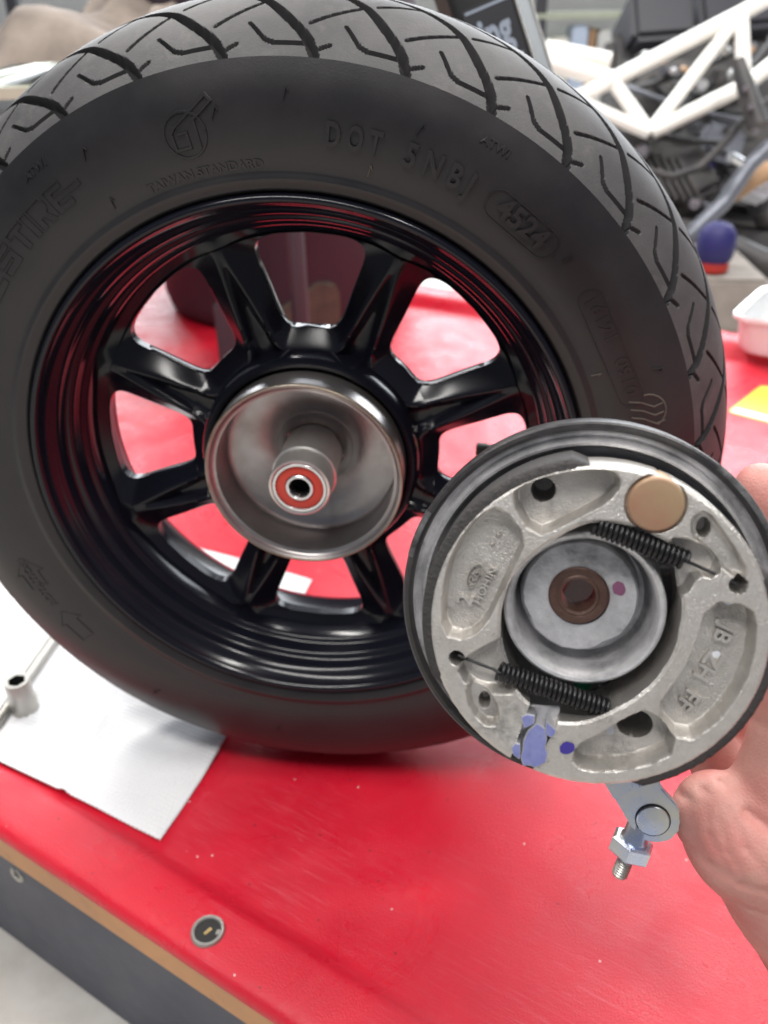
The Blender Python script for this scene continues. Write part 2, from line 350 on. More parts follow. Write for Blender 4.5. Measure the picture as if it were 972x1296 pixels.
# bolt on the front panel
r = ray(22, 1107); rb_ = Matrix.Rotation(-WA, 3, 'Z') @ r; cb = Matrix.Rotation(-WA, 3, 'Z') @ CAM
t = (-0.1555 - cb.y) / rb_.y; bp_ = cb + rb_ * t
bo = lathe_y('panel_bolt', [(0.0032, 0.003), (0.0032, -0.0008), (0.0060, -0.0016), (0.0072, -0.0004), (0.0072, 0.002)], M_bright_dull, bench, 32); bo.location = bp_
lathe_y('socket_hole', [(0.0001, -0.0002), (0.0033, -0.0002)], M_dark, bo, 24)

# warning sticker on the bench
sk = empty('warning_sticker', Matrix.Translation(Vector((0.468, 0.71, 0.0))) @ Matrix.Rotation(R_(-36), 4, 'Z'), 'yellow warning sticker with black triangle on the red platform', 'sticker')
def rrect(w, h, r, n=6):
    p = []
    for cx, cy, a0 in ((w - r, h - r, 0), (r, h - r, 90), (r, r, 180), (w - r, r, 270)):
        for i in range(n + 1):
            a = R_(a0 + 90 * i / n); p.append((cx + r * math.cos(a), cy + r * math.sin(a)))
    return p
mesh_obj('sheet', [(x, y, 0.0008) for x, y in rrect(0.21, 0.130, 0.010)], [tuple(range(28))], M_yellow, sk, False)
mesh_obj('white_band', [(0.004, 0.004, 0.0014), (0.206, 0.004, 0.0014), (0.206, 0.022, 0.0014), (0.004, 0.022, 0.0014)], [(0, 1, 2, 3)], M_pwhite, sk, False)
def frame_tri(pts, wd, z, mtl, name, parent):
    c = Vector((sum(p[0] for p in pts) / 3, sum(p[1] for p in pts) / 3)); v = []
    for p in pts:
        q = Vector(p); v.append((q.x, q.y, z))
    for p in pts:
        q = Vector(p); q = q + (c - q).normalized() * wd; v.append((q.x, q.y, z))
    mesh_obj(name, v, [(0, 1, 4, 3), (1, 2, 5, 4), (2, 0, 3, 5)], mtl, parent, False)
frame_tri([(0.014, 0.120), (0.165, 0.120), (0.085, 0.026)], 0.022, 0.0014, M_black, 'triangle', sk)
mesh_obj('bolt_mark', [(0.045, 0.096, .0014), (0.13, 0.096, .0014), (0.13, 0.082, .0014), (0.045, 0.082, .0014)], [(3, 2, 1, 0)], M_black, sk, False)

# ------------------------------------------------------------------ paper towel under the tyre
def towel():
    A = Vector((-0.106, -0.066)); e1 = Vector((-0.94, 0.34)).normalized(); e2 = Vector((0.17, 0.985)).normalized()
    nu, nv = 330, 270; v = []
    for i in range(nu):
        for j in range(nv):
            s, t = i / (nu - 1) * 0.40, j / (nv - 1) * 0.325
            p = A + e1 * s + e2 * t
            p += Vector((0.006 * math.sin(t * 11), 0.003 * math.sin(s * 17)))
            z = 0.0012 + 0.0011 * abs(math.sin(s * 26 + 2 * math.sin(t * 9))) * (0.3 + 0.7 * noise.noise((s * 9, t * 9, 0)) ** 2)
            z += 0.0024 * max(0.0, math.sin((s + t) * 2 * math.pi / 0.0075) * math.sin((s - t) * 2 * math.pi / 0.0075))
            z += 0.004 * math.exp(-(s / 0.018) ** 2) * max(0, noise.noise((t * 14, 3, 3)) + 0.25) + 0.0035 * max(0, 1 - abs(s - 0.09 - 0.25 * t) / 0.006) * max(0, 1 - t * 6) 
            wq = 0.435 * p.x + 0.9 * p.y
            if wq < -0.107: z += min(0.009, (-0.107 - wq) * 0.62)
            v.append((p.x, p.y, z))
    o = mesh_obj('paper_towel', v, [tuple(reversed(q)) for q in grid_faces(nu, nv)], M_paper)
    so = o.modifiers.new('thick', 'SOLIDIFY'); so.thickness = 0.0005; so.offset = 1
    return tag(o, 'white embossed paper towel spread on the red platform beneath the tyre', 'paper towel')
towel()

# socket and bar on the towel
sb = Vector((-0.262, 0.052, 0.0022))
so_ = empty('socket_wrench', Matrix.Translation(sb), 'chrome socket standing upright on a grey handle on the paper towel', 'socket wrench')
prs = [(0.0001, 0.001), (0.0108, 0.0), (0.0108, 0.012), (0.0100, 0.014), (0.0100, 0.030), (0.0094, 0.0312)]
lathe_z('socket', prs + [(0.0072, 0.0312)], M_bright_dull, so_, 48)
n12 = 48; v = []
for zz in (0.0312, 0.018):
    for i in range(n12):
        a = 2 * math.pi * i / n12; rr = 0.0062 + 0.0009 * abs(((i % 8) / 4.0) - 1)
        v.append((rr * math.cos(a), rr * math.sin(a), zz))
f = [(i, (i + 1) % n12, n12 + (i + 1) % n12, n12 + i) for i in range(n12)] + [tuple(range(n12, 2 * n12))]
mesh_obj('drive_hole', v, f, M_dark, so_, False)
ring = [(0.0072 * math.cos(2 * math.pi * i / n12), 0.0072 * math.sin(2 * math.pi * i / n12), 0.0312) for i in range(n12)]
mesh_obj('end_face', ring + v[:n12], [(i, (i + 1) % n12, n12 + (i + 1) % n12, n12 + i) for i in range(n12)], M_bright_dull, so_, False)
a1, a2 = on_table(82, 788, 0.009) - sb, on_table(-25, 945, 0.006) - sb
tube('handle', [a1, a1.lerp(a2, 0.3), a1.lerp(a2, 0.5), a1.lerp(a2, 0.8), a2], [0.0045, 0.0048, 0.0048, 0.0045, 0.0045], M_bright_dull, so_, 14)

# ================================================================== the wheel
RT = 0.25462
W0, WW, RS, RC = -0.00116, 0.1016, 0.22694, 0.25462
wheel = empty('wheel', Matrix.Translation((0, 0.05, 0.0022)), 'black eight spoke scooter wheel with tyre standing upright on the red platform', 'wheel')
def wpart(o):
    o.parent = wheel; o.matrix_parent_inverse = Matrix.Translation((0, -0.05, 0)); return o
CZ = (0, RT)

# tread: main grooves, cross grooves and short sipes cut into the rubber, 33 pitches round the tyre
NP, PER = 33, 92
def tread_depth():
    rowsA = np.linspace(-1, 0.12, 124); rowsB = np.linspace(0.15, 1, 30); S = np.concatenate([rowsA, rowsB])
    fine = np.linspace(-1, 1, 2001); yy = W0 + WW * (fine + 1) / 2; rr = RS + (RC - RS) * (1 - np.abs(fine) ** 2.2)
    arc = np.concatenate([[0], np.cumsum(np.hypot(np.diff(yy), np.diff(rr)))])
    ar = lambda s: np.interp(s, fine, arc)
    RM = 0.242; k = math.pi / 180 * RM
    main = [(51.3, -1.03), (52.7, -.89), (53.9, -.80), (55.4, -.70), (56.7, -.60), (58.1, -.49), (59.8, -.39), (62.0, -.29), (64.4, -.21), (68, -.12), (72.5, -.04)]
    lat1 = [(52.9, -.74), (51.3, -.67), (47.4, -.50)]
    lat2 = [(56.9, -.44), (54.6, -.345), (51.6, -.24)]
    zs = [(59.7, -.74), (58.6, -.83), (57.8, -.885), (56.65, -.911), (53.2, -.909)]
    tick = [(51.8, -.95), (50.2, -.905)]
    lines = [(main, 0.0023, 0.0012, 0.0055), (lat1, 0.0007, 0.0006, 0.0035), (lat2, 0.0007, 0.0006, 0.0035), (zs, 0.0006, 0.0010, 0.0040), (tick, 0.0007, 0.0007, 0.0035)]
    other = [([(t + 5.4, -s) for t, s in L], a, b, d) for L, a, b, d in lines]
    P = 360.0 / NP
    th = 51.2 + np.arange(PER) * P / PER
    X = (th * k)[:, None] + 0 * S[None]; A = ar(S)[None] + 0 * th[:, None]
    dep = np.zeros_like(X)
    for L, w0, w1, d in lines + other:
        n = len(L) - 1
        for sh in (-2, -1, 0, 1, 2):
            for i in range(n):
                p = np.array([(L[i][0] + sh * P) * k, ar(L[i][1])]); q = np.array([(L[i + 1][0] + sh * P) * k, ar(L[i + 1][1])])
                if L[i][1] < -1: p[1] = -0.004
                if L[i][1] > 1: p[1] = arc[-1] + 0.004
                e = q - p; t = np.clip(((X - p[0]) * e[0] + (A - p[1]) * e[1]) / (e @ e), 0, 1)
                dist = np.hypot(X - p[0] - t * e[0], A - p[1] - t * e[1])
                hw = w0 + (w1 - w0) * (i + t) / n
                g = np.clip((hw + 0.00025 - dist) / 0.0005, 0, 1)
                dep = np.maximum(dep, d * g)
    fade = np.clip((1.0 - np.abs(S)) / 0.03, 0, 1)
    return S, dep * fade[None]
S, dep = tread_depth()
TH = np.radians(51.2 + np.arange(NP * PER) * 360.0 / (NP * PER)); D = np.tile(dep, (NP, 1))
yy = W0 + WW * (S + 1) / 2; rr = RS + (RC - RS) * (1 - np.abs(S) ** 2.2)
rad = rr[None] - D
V = np.stack([rad * np.cos(TH)[:, None], np.broadcast_to(yy, rad.shape), RT + rad * np.sin(TH)[:, None]], -1).reshape(-1, 3)
nu, nv = rad.shape
I, J = np.meshgrid(np.arange(nu), np.arange(nv - 1), indexing='ij'); I2 = (I + 1) % nu
F = np.stack([I * nv + J, I2 * nv + J, I2 * nv + J + 1, I * nv + J + 1], -1).reshape(-1, 4)[:, ::-1]
me = bpy.data.meshes.new('tread'); me.vertices.add(len(V)); me.vertices.foreach_set('co', V.astype(np.float32).ravel())
me.loops.add(F.size); me.loops.foreach_set('vertex_index', F.astype(np.int32).ravel())
me.polygons.add(len(F)); me.polygons.foreach_set('loop_start', np.arange(0, F.size, 4, dtype=np.int32))
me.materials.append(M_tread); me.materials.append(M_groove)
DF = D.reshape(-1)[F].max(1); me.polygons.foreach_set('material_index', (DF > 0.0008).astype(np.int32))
me.update(calc_edges=True); me.shade_smooth(); me.set_sharp_from_angle(angle=R_(35))
# sidewalls
SW = [(0.158, 0.014), (0.1655, 0.0060), (0.1672, 0.0005), (0.1690, -0.0012), (0.1712, -0.0016), (0.1726, -0.0030), (0.1745, -0.0032), (0.1758, -0.0023),
      (0.1775, -0.0024), (0.182, -0.0037), (0.188, -0.0050), (0.195, -0.0059), (0.203, -0.0063), (0.210, -0.0060), (0.216, -0.0049), (0.2215, -0.0031), (0.2252, -0.0018), (0.22694, W0)]
swr = np.array([p[0] for p in SW]); swy = np.array([p[1] for p in SW])
def side_y(r): return float(np.interp(r, swr, swy))
yc = W0 + WW / 2
back = [(r, 2 * yc - y) for r, y in reversed(SW)]
tyre = lathe_y('tyre', SW, M_side, None, 240, cen=CZ, sharp=60); wpart(tyre)
tr = bpy.data.objects.new('tread', me); col.objects.link(tr); tr.parent = tyre
lathe_y('rear_sidewall', back, M_side, tyre, 160, cen=CZ, sharp=60)

def bend(geo, theta, r0, proud=0.0007, base=-0.0006):
    """wrap flat lettering round the sidewall; theta is the angle of its middle, tops point outward"""
    v, f = geo; out = []
    zs = [p[2] for p in v]; z0, z1 = min(zs), max(zs)
    for x, y, z in v:
        a = R_(theta) - x / r0; rr_ = r0 + y
        h = base + (proud - base) * ((z - z0) / (z1 - z0) if z1 > z0 else 1)
        out.append((rr_ * math.cos(a), side_y(rr_) - h, RT + rr_ * math.sin(a)))
    return out, f
def letters(s, theta, r0, size, proud=0.0007, space=1.0, offset=0.0, width=None):
    g = text_geo(s, size, 0.0005, offset or size * 0.028)
    if width: space = width / (max(p[0] for p in g[0]) - min(p[0] for p in g[0]))
    g = ([(x * space, y, z) for x, y, z in g[0]], g[1])
    vv, ff = bend(g, theta, r0, proud)
    return mesh_obj('lettering', vv, ff, M_side, tyre, False)
def line_geo(pts, wd, closed=False, n=1):
    v = []; f = []; P = [Vector(p) for p in pts]; cnt = len(P)
    for i in range(cnt if closed else cnt - 1):
        a, b = P[i], P[(i + 1) % cnt]; d = (b - a).normalized(); nn = Vector((-d.y, d.x)) * wd / 2
        a = a - d * wd * 0.3; b = b + d * wd * 0.3; o = len(v)
        for q in (a - nn, b - nn, b + nn, a + nn): v.append((q.x, q.y, 0.0))
        for q in (a - nn * .6, b - nn * .6, b + nn * .6, a + nn * .6): v.append((q.x, q.y, 1.0))
        f += [(o + 4, o + 5, o + 6, o + 7), (o, o + 1, o + 5, o + 4), (o + 1, o + 2, o + 6, o + 5), (o + 2, o + 3, o + 7, o + 6), (o + 3, o, o + 4, o + 7)]
    return v, f
def lines(pts, theta, r0, wd=0.0008, closed=False, proud=0.0006, name='moulded_line', mtl=None):
    vv, ff = bend(line_geo(pts, wd, closed), theta, r0, proud)
    return mesh_obj(name, vv, ff, mtl or M_side, tyre, False)
letters('D O T', 78.4, 0.1955, 0.0155, 0.0015, width=0.0268)
letters('5 N B J', 65.7, 0.1955, 0.0155, 0.0015, width=0.0352)
letters('4524', 51.6, 0.1955, 0.0145, 0.0014, 1.02)
lines([(x - 0.0215, y - 0.0075) for x, y in rrect(0.043, 0.015, 0.007)], 51.6, 0.1955, 0.0009, True)
letters('16121', 32.6, 0.196, 0.0095, 0.0005, 1.2); letters('0910', 22.4, 0.196, 0.0095, 0.0005, 1.2)
lines([(x - 0.035, y - 0.0065) for x, y in rrect(0.070, 0.013, 0.006)], 27.5, 0.196, 0.0008, True, 0.0004)
letters('TAIWAN STANDARD', 101.7, 0.1806, 0.0058, 0.0005, 1.12)
letters('ATWI', 60.4, 0.2165, 0.0055, 0.0006, 1.1); letters('ATWI', 124.6, 0.2165, 0.0055, 0.0006, 1.1)
# outlined maker's word on the left shoulder: S TIRE with a long tail
def outline(polys, theta, r0, sx=1.0, sy=1.0):
    for p in polys: lines([(x * sx, y * sy) for x, y in p], theta, r0, 0.0007, True, 0.0006)
T_ = [(0, 11), (9, 11), (9, 8.5), (6, 8.5), (6, 0), (3, 0), (3, 8.5), (0, 8.5)]
I_ = [(10.5, 11), (13.5, 11), (13.5, 0), (10.5, 0)]
R__ = [(15, 11), (23, 11), (24, 9), (24, 6), (22, 4.5), (24.5, 0), (21, 0), (19, 4), (18, 4), (18, 0), (15, 0)]
E_ = [(26, 11), (35, 11), (35, 8.5), (29, 8.5), (29, 6.8), (43, 6.8), (43, 4.4), (29, 4.4), (29, 2.5), (36, 2.5), (36, 0), (26, 0)]
S_ = [(-14, 11), (-3, 11), (-3, 8), (-11, 8), (-11, 7), (-3, 7), (-3, 0), (-14, 0), (-14, 3), (-6, 3), (-6, 4.4), (-14, 4.4)]
C_ = [(-29, 11), (-17, 11), (-17, 8), (-26, 8), (-26, 3), (-17, 3), (-17, 0), (-29, 0)]
outline([[((x - 16) / 1000, (y - 5.5) / 1000) for x, y in p] for p in (C_, S_, T_, I_, R__, E_)], 129.6, 0.2000, 1.22, 1.15)
# round emblem with two interlocked strokes
cir = [(0.0105 * math.cos(2 * math.pi * i / 28), 0.0105 * math.sin(2 * math.pi * i / 28)) for i in range(28)]
lines(cir, 102.4, 0.1985, 0.0016, True, 0.0006, 'emblem')
lines([(0.014, 0.0155), (-0.004, 0.0045), (-0.0065, 0.002), (-0.0065, -0.006), (0.001, -0.006), (0.001, 0.001), (-0.003, 0.001)], 102.4, 0.1985, 0.0020, False, 0.0009, 'emblem')
lines([(0.014, 0.0155), (0.016, 0.0125), (0.006, 0.006), (0.006, -0.007)], 102.4, 0.1985, 0.0020, False, 0.0009, 'emblem')
# striped round mark near the brake plate
cir2 = [(0.010 * math.cos(2 * math.pi * i / 24), 0.010 * math.sin(2 * math.pi * i / 24)) for i in range(24)]
M_chalk = mat('chalky rubber', (0.10, 0.085, 0.07), 0.7)
lines(cir2[2:13], 15.8, 0.2025, 0.0010, False, 0.0006, 'emblem', M_chalk)
for k, c in enumerate((-0.005, 0.0, 0.005)):
    lines([(c - 0.003, -0.008), (c - 0.001, -0.002), (c + 0.003, 0.004), (c + 0.002, 0.0085)], 15.8, 0.2025, 0.0010, False, 0.0006, 'emblem', M_chalk)
# rotation arrow, lower left
lines([(-0.040, 0.006), (-0.028, 0.006), (-0.028, 0.010), (-0.016, 0.0), (-0.028, -0.010), (-0.028, -0.006), (-0.040, -0.006), (-0.036, 0.0)], 193, 0.199, 0.0007, True, 0.0005, 'arrow')
letters('ROTATION', 203.5, 0.199, 0.0068, 0.0005, 1.15)
lines([(-0.008, 0.005), (0.008, 0.005), (0.008, 0.009), (0.018, 0.0), (0.008, -0.009), (0.008, -0.005), (-0.008, -0.005)], 216, 0.199, 0.0007, True, 0.0005, 'arrow')
# little vent nibs and mould ticks
for th, r0, a in ((118, 0.183, 0.3), (75.5, 0.183, -0.2), (24.5, 0.182, -0.4), (97.5, 0.2055, 1.2), (70, 0.2085, 0.9), (117, 0.2085, 1.1), (43.4, 0.1990, 0.2), (22, 0.2125, 0.9),
                  (88, 0.2120, .3), (150, 0.205, .4), (236, 0.205, .8), (262, 0.2, .1), (300, 0.2, .5)):
    lines([(-0.0015 * a, -0.0025), (0.0008, 0.0028), (0.0018, 0.001)], th, r0, 0.0006, False, 0.0010, 'mould_nib', M_chalk if th in (75.5, 24.5) else None)

# rim
rim_prof = [(0.1660, 0.0045), (0.1664, 0.0002), (0.1655, -0.0022), (0.1640, -0.0030), (0.1622, -0.0022), (0.1610, 0.0005), (0.1600, 0.0042), (0.1572, 0.0074), (0.1548, 0.0092),
            (0.1538, 0.0120), (0.1533, 0.0165), (0.1516, 0.0184), (0.1497, 0.0192), (0.1486, 0.0215), (0.1482, 0.0275), (0.1468, 0.0296), (0.1450, 0.0304), (0.1440, 0.0325), (0.1436, 0.0400),
            (0.1430, 0.0520), (0.1430, 0.0760), (0.1490, 0.0860), (0.1590, 0.0945), (0.1640, 0.1010), (0.1664, 0.0990), (0.1660, 0.0950), (0.1500, 0.0880), (0.1465, 0.0780), (0.1470, 0.0300), (0.1510, 0.0210), (0.1560, 0.0120), (0.1650, 0.0060)]
rim = lathe_y('rim', rim_prof, M_rim, None, 260, True, CZ, 70); wpart(rim)
# flip if inside out is not needed: both sides shade alike
# spokes: one cast spoke with its share of the two windows beside it, eight times
def spoke_mesh():
    rc, hh, pw = 0.1088, 0.0277, 5.5
    u = np.concatenate([np.linspace(-1.72, -1.02, 16), -np.cos(np.linspace(0, math.pi, 60)), np.linspace(1.02, 1.27, 6)])
    NT = 37; T = np.linspace(-1, 1, NT)
    fv = []; bv = []
    for ui in u:
        r = rc + hh * ui
        wa = (13.5 + 1.9 * ui) * (1 - min(1, abs(ui)) ** pw) ** (1 / pw) if abs(ui) < 1 else 0.0
        half = 22.5 - wa
        for tt in T:
            sgn = math.copysign(abs(tt) ** 0.85, tt)
            phi = sgn * half                       # degrees from the spoke's middle
            vv = (22.5 - abs(phi)) / (13.5 + 1.9 * max(-1, min(1, ui)))
            Fq = (abs(ui) ** pw + abs(vv) ** pw) ** (1 / pw)
            d = max(0.0, (Fq - 1)) * 0.026
            e = d / 0.0115; e = 0.5 * (e + 1 - math.sqrt((e - 1) ** 2 + 0.012)); e = max(0.0, e)
            y = 0.0490 - 0.0095 * e
            if ui > 1: y = y + 0.002
            g_ = min(1, max(0, (d - 0.0115) / 0.0080)); y += 0.0062 * g_ * g_ * (3 - 2 * g_)      # the middle sinks behind a raised lip round each window
            # shallow channel along the spoke's middle
            y += 0.0004 * math.exp(-(phi * math.pi / 180 * r / 0.0030) ** 4) * max(0, 1 - abs(ui) ** 4)
            a = R_(phi)
            fv.append((r * math.cos(a), y, r * math.sin(a)))
            bv.append((r * math.cos(a), 0.0555 + 0.010 * e, r * math.sin(a)))
    nu_ = len(u); n = len(fv)
    f = [tuple(reversed(q)) for q in grid_faces(nu_, NT)] + grid_faces(nu_, NT, off=n)
    for i in range(nu_ - 1):
        a, b = i * NT, (i + 1) * NT; f.append((a, b, b + n, a + n)); a += NT - 1; b += NT - 1; f.append((b, a, a + n, b + n))
    me = bpy.data.meshes.new('spoke'); me.from_pydata(fv + bv, [], f); me.update(); me.materials.append(M_rim)
    me.shade_smooth(); me.set_sharp_from_angle(angle=R_(55))
    return me
sm = spoke_mesh()
for k in range(8):
    o = bpy.data.objects.new('spoke', sm); col.objects.link(o); o.parent = rim
    o.matrix_local = Matrix.Translation((0, 0, RT)) @ Matrix.Rotation(-R_(65.5 + 45 * k), 4, 'Y')
hub = lathe_y('hub', [(0.0618, 0.0300), (0.0640, 0.0255), (0.0665, 0.0250), (0.0685, 0.0275), (0.0695, 0.0340), (0.0700, 0.0400), (0.0700, 0.0720), (0.045, 0.078), (0.020, 0.080), (0.020, 0.058)], M_rim, None, 120, cen=CZ, sharp=60); wpart(hub)
drum = lathe_y('brake_drum', [(0.0612, 0.0300), (0.0612, 0.0078), (0.0608, 0.0066), (0.0600, 0.0062), (0.0590, 0.0064), (0.0584, 0.0074), (0.0578, 0.0092), (0.0566, 0.0100), (0.0553, 0.0104), (0.0550, 0.0120),
      (0.0550, 0.0340), (0.0560, 0.0360), (0.0558, 0.0385), (0.0535, 0.0405), (0.0480, 0.0415), (0.0400, 0.0435), (0.0330, 0.0460), (0.0280, 0.0490), (0.0250, 0.0510), (0.0235, 0.0500), (0.0228, 0.0475), (0.0210, 0.0460), (0.0195, 0.0440)], M_drum, None, 160, cen=CZ, sharp=50); wpart(drum)
lathe_y('drum_lip', [(0.0613, 0.0080), (0.0611, 0.0064), (0.0606, 0.0058), (0.0597, 0.0059), (0.0593, 0.0066), (0.0594, 0.0080)], M_lip, drum, 160, True, CZ, 60)
sleeve = lathe_y('axle_sleeve', [(0.0190, 0.0480), (0.0190, 0.0180), (0.0197, 0.0130), (0.0200, 0.0110), (0.0199, 0.0098), (0.0190, 0.0092), (0.0188, 0.0070), (0.0188, -0.0050), (0.0185, -0.0060), (0.0176, -0.0064), (0.0168, -0.0060), (0.0166, 0.001)], M_sleeve, None, 96, cen=CZ, sharp=40); wpart(sleeve)
brg = lathe_y('bearing', [(0.0166, 0.0), (0.0166, -0.0058), (0.0162, -0.0063), (0.0147, -0.0063), (0.0143, -0.0056), (0.0143, 0.0)], M_bright, None, 96, cen=CZ, sharp=40); wpart(brg)
lathe_y('seal', [(0.0143, -0.0050), (0.0138, -0.0053), (0.0092, -0.0053), (0.0085, -0.0048)], M_seal, brg, 96, cen=CZ)
lathe_y('inner_ring', [(0.0086, -0.0030), (0.0085, -0.0060), (0.0081, -0.0064), (0.0067, -0.0064), (0.0063, -0.0058), (0.0062, 0.0030), (0.0060, 0.0040), (0.0058, 0.0200)], M_bright, brg, 72, cen=CZ, sharp=40)
lathe_y('bore', [(0.0052, 0.0030), (0.0050, 0.0300), (0.0001, 0.0300)], M_dark, brg, 48, cen=CZ)
# valve stem
va = R_(-4); c, s = math.cos(va), math.sin(va)
def vp(r): return (r * c, 0.068, RT + r * s)
vst = tube('valve_stem', [vp(0.143), vp(0.139), vp(0.128), vp(0.1275), vp(0.112), vp(0.1115), vp(0.1055), vp(0.105)], [0.0085, 0.0075, 0.006, 0.0045, 0.004, 0.0046, 0.0046, 0.003], M_rubber, None, 20); wpart(vst)

# ================================================================== brake plate with two shoes, held up in front
PO = Vector((0.14126, -0.19983, 0.32308))
ex, ey, en = Vector((0.99535, -0.08349, 0.048)), Vector((-0.01747, 0.3336, 0.94255)), Vector((-0.09471, -0.93901, 0.33059))
pm = Matrix((ex, ey, en)).transposed().to_4x4(); pm.translation = PO
bk = empty('drum_brake_plate', pm, 'drum brake backing plate with two silver shoes and springs held in the hand', 'brake plate')
mm = 0.001
def P(l): return [(x * mm, y * mm) for x, y in l]
# backing plate: dark outer lip, grey channel, floor
ringo = lathe_z('outer_ring', [(0.0575, -0.0135), (0.0625, -0.0135), (0.0643, -0.0120), (0.0645, -0.0020), (0.0641, -0.0004), (0.0634, 0.0002), (0.0622, 0.0003), (0.0614, -0.0004), (0.0610, -0.0020), (0.0606, -0.0062)], M_ring, bk, 180)
lathe_z('channel', [(0.0609, -0.0026), (0.0602, -0.0040), (0.0592, -0.0044), (0.0582, -0.0036), (0.0577, -0.0014), (0.0570, -0.0004), (0.0562, -0.0006), (0.0556, -0.0030), (0.0550, -0.0060)], M_alu2, bk, 180)
floor_p = lathe_z('plate_floor', [(0.0553, -0.0058), (0.040, -0.0052), (0.030, -0.0050), (0.020, -0.0040), (0.0105, -0.004)], M_aludk, bk, 96)
lathe_z('back_cover', [(0.0600, -0.0130), (0.045, -0.0165), (0.0150, -0.018)], M_aludk, bk, 96)
def worn_arc(a0, a1):
    n = 60; v = []
    for i in range(n):
        a = R_(a0 + (a1 - a0) * i / (n - 1)); k = 0.00012 + 0.0001 * noise.noise((i * 0.8, 3, 1))
        for r, z in ((0.0645, -0.0060), (0.0646, -0.0020), (0.0642, -0.0003), (0.0634, 0.00035), (0.0624, 0.0004)): v.append(((r + k) * math.cos(a), (r + k) * math.sin(a), z + k))
    return mesh_obj('worn_edge', v, [tuple(reversed(q)) for q in grid_faces(n, 5)], M_worn, ringo)
worn_arc(2, 52); worn_arc(150, 166)
# strengthening ribs on the floor between the shoes
for a in (200, 255, 285, 335, 20):
    p0 = Vector((math.cos(R_(a)), math.sin(R_(a)), 0))
    tube('rib', [p0 * 0.024 + Vector((-.002, .005, -0.003)), p0 * 0.054 + Vector((0, 0, -0.003))], 0.0022, M_aludk, bk, 8)
# centre boss and collar
TC, BC = (-0.002, 0.0057), (-0.0032, 0.0074)
lathe_z('collar', [(0.0272, -0.005), (0.0262, 0.006), (0.0257, 0.0180), (0.0253, 0.0192), (0.0246, 0.0197), (0.0236, 0.0194), (0.0229, 0.0182), (0.0224, 0.0120), (0.0218, 0.0030), (0.0205, 0.0008), (0.0100, 0.0)], M_alu2, bk, 140, cen=TC)
def boss():
    n = 120; prof = [(1.06, 0.0010), (1.03, 0.0080), (1.0, 0.0100), (0.965, 0.0109), (0.6, 0.0111), (0.0098 / 0.0185, 0.0110)]; v = []
    for i in range(n):
        a = 2 * math.pi * i / n
        k = 0.0188
        ad = (math.degrees(a) + 360) % 360
        for c0 in (205, 300):                       # the lower edge is cut by flats
            dd = math.cos(R_(ad - c0)); k = min(k, 0.0180 / dd) if dd > 0.5 else k
        k += 0.00025 * noise.noise((math.cos(a) * 6, math.sin(a) * 6, 2)) * (1.6 if 180 < ad < 350 else 0.6)
        for q, z in prof:
            rr_ = k * q if q > 0.55 else 0.0098
            v.append((BC[0] + rr_ * math.cos(a), BC[1] + rr_ * math.sin(a), z))
    f = [tuple(reversed(q)) for q in grid_faces(n, len(prof), True)]
    return mesh_obj('boss', v, f, M_alu2, bk, True, 45)
boss()
bu = lathe_z('bush', [(0.0097, 0.002), (0.0097, 0.0116), (0.0092, 0.0121), (0.0083, 0.0121), (0.0070, 0.0117), (0.0064, 0.0121), (0.0056, 0.0118), (0.0053, 0.0105), (0.0053, 0.0010)], M_bush, bk, 96, cen=(-0.0036, 0.0078))

# ---- shoes
def sdf(px, py, poly):
    d = np.full_like(px, 1e9); inside = np.zeros(px.shape, bool); n = len(poly)
    for i in range(n):
        ax, ay = poly[i]; bx, by = poly[(i + 1) % n]; ex_, ey_ = bx - ax, by - ay
        t = np.clip(((px - ax) * ex_ + (py - ay) * ey_) / (ex_ ** 2 + ey_ ** 2), 0, 1)
        d = np.minimum(d, np.hypot(px - ax - t * ex_, py - ay - t * ey_))
        c = ((ay > py) != (by > py)) & (px < (bx - ax) * (py - ay) / (by - ay + 1e-12) + ax); inside ^= c
    return np.where(inside, -d, d)
def chaikin(p, k=2):
    for _ in range(k):
        q = []
        for i in range(len(p)):
            a, b = p[i], p[(i + 1) % len(p)]
            q += [(0.75 * a[0] + 0.25 * b[0], 0.75 * a[1] + 0.25 * b[1]), (0.25 * a[0] + 0.75 * b[0], 0.25 * a[1] + 0.75 * b[1])]
        p = q
    return p
def sstep(x): x = np.clip(x, 0, 1); return x * x * (3 - 2 * x)
SCX, SCY, SR = 1.4, 0.2, 52.5
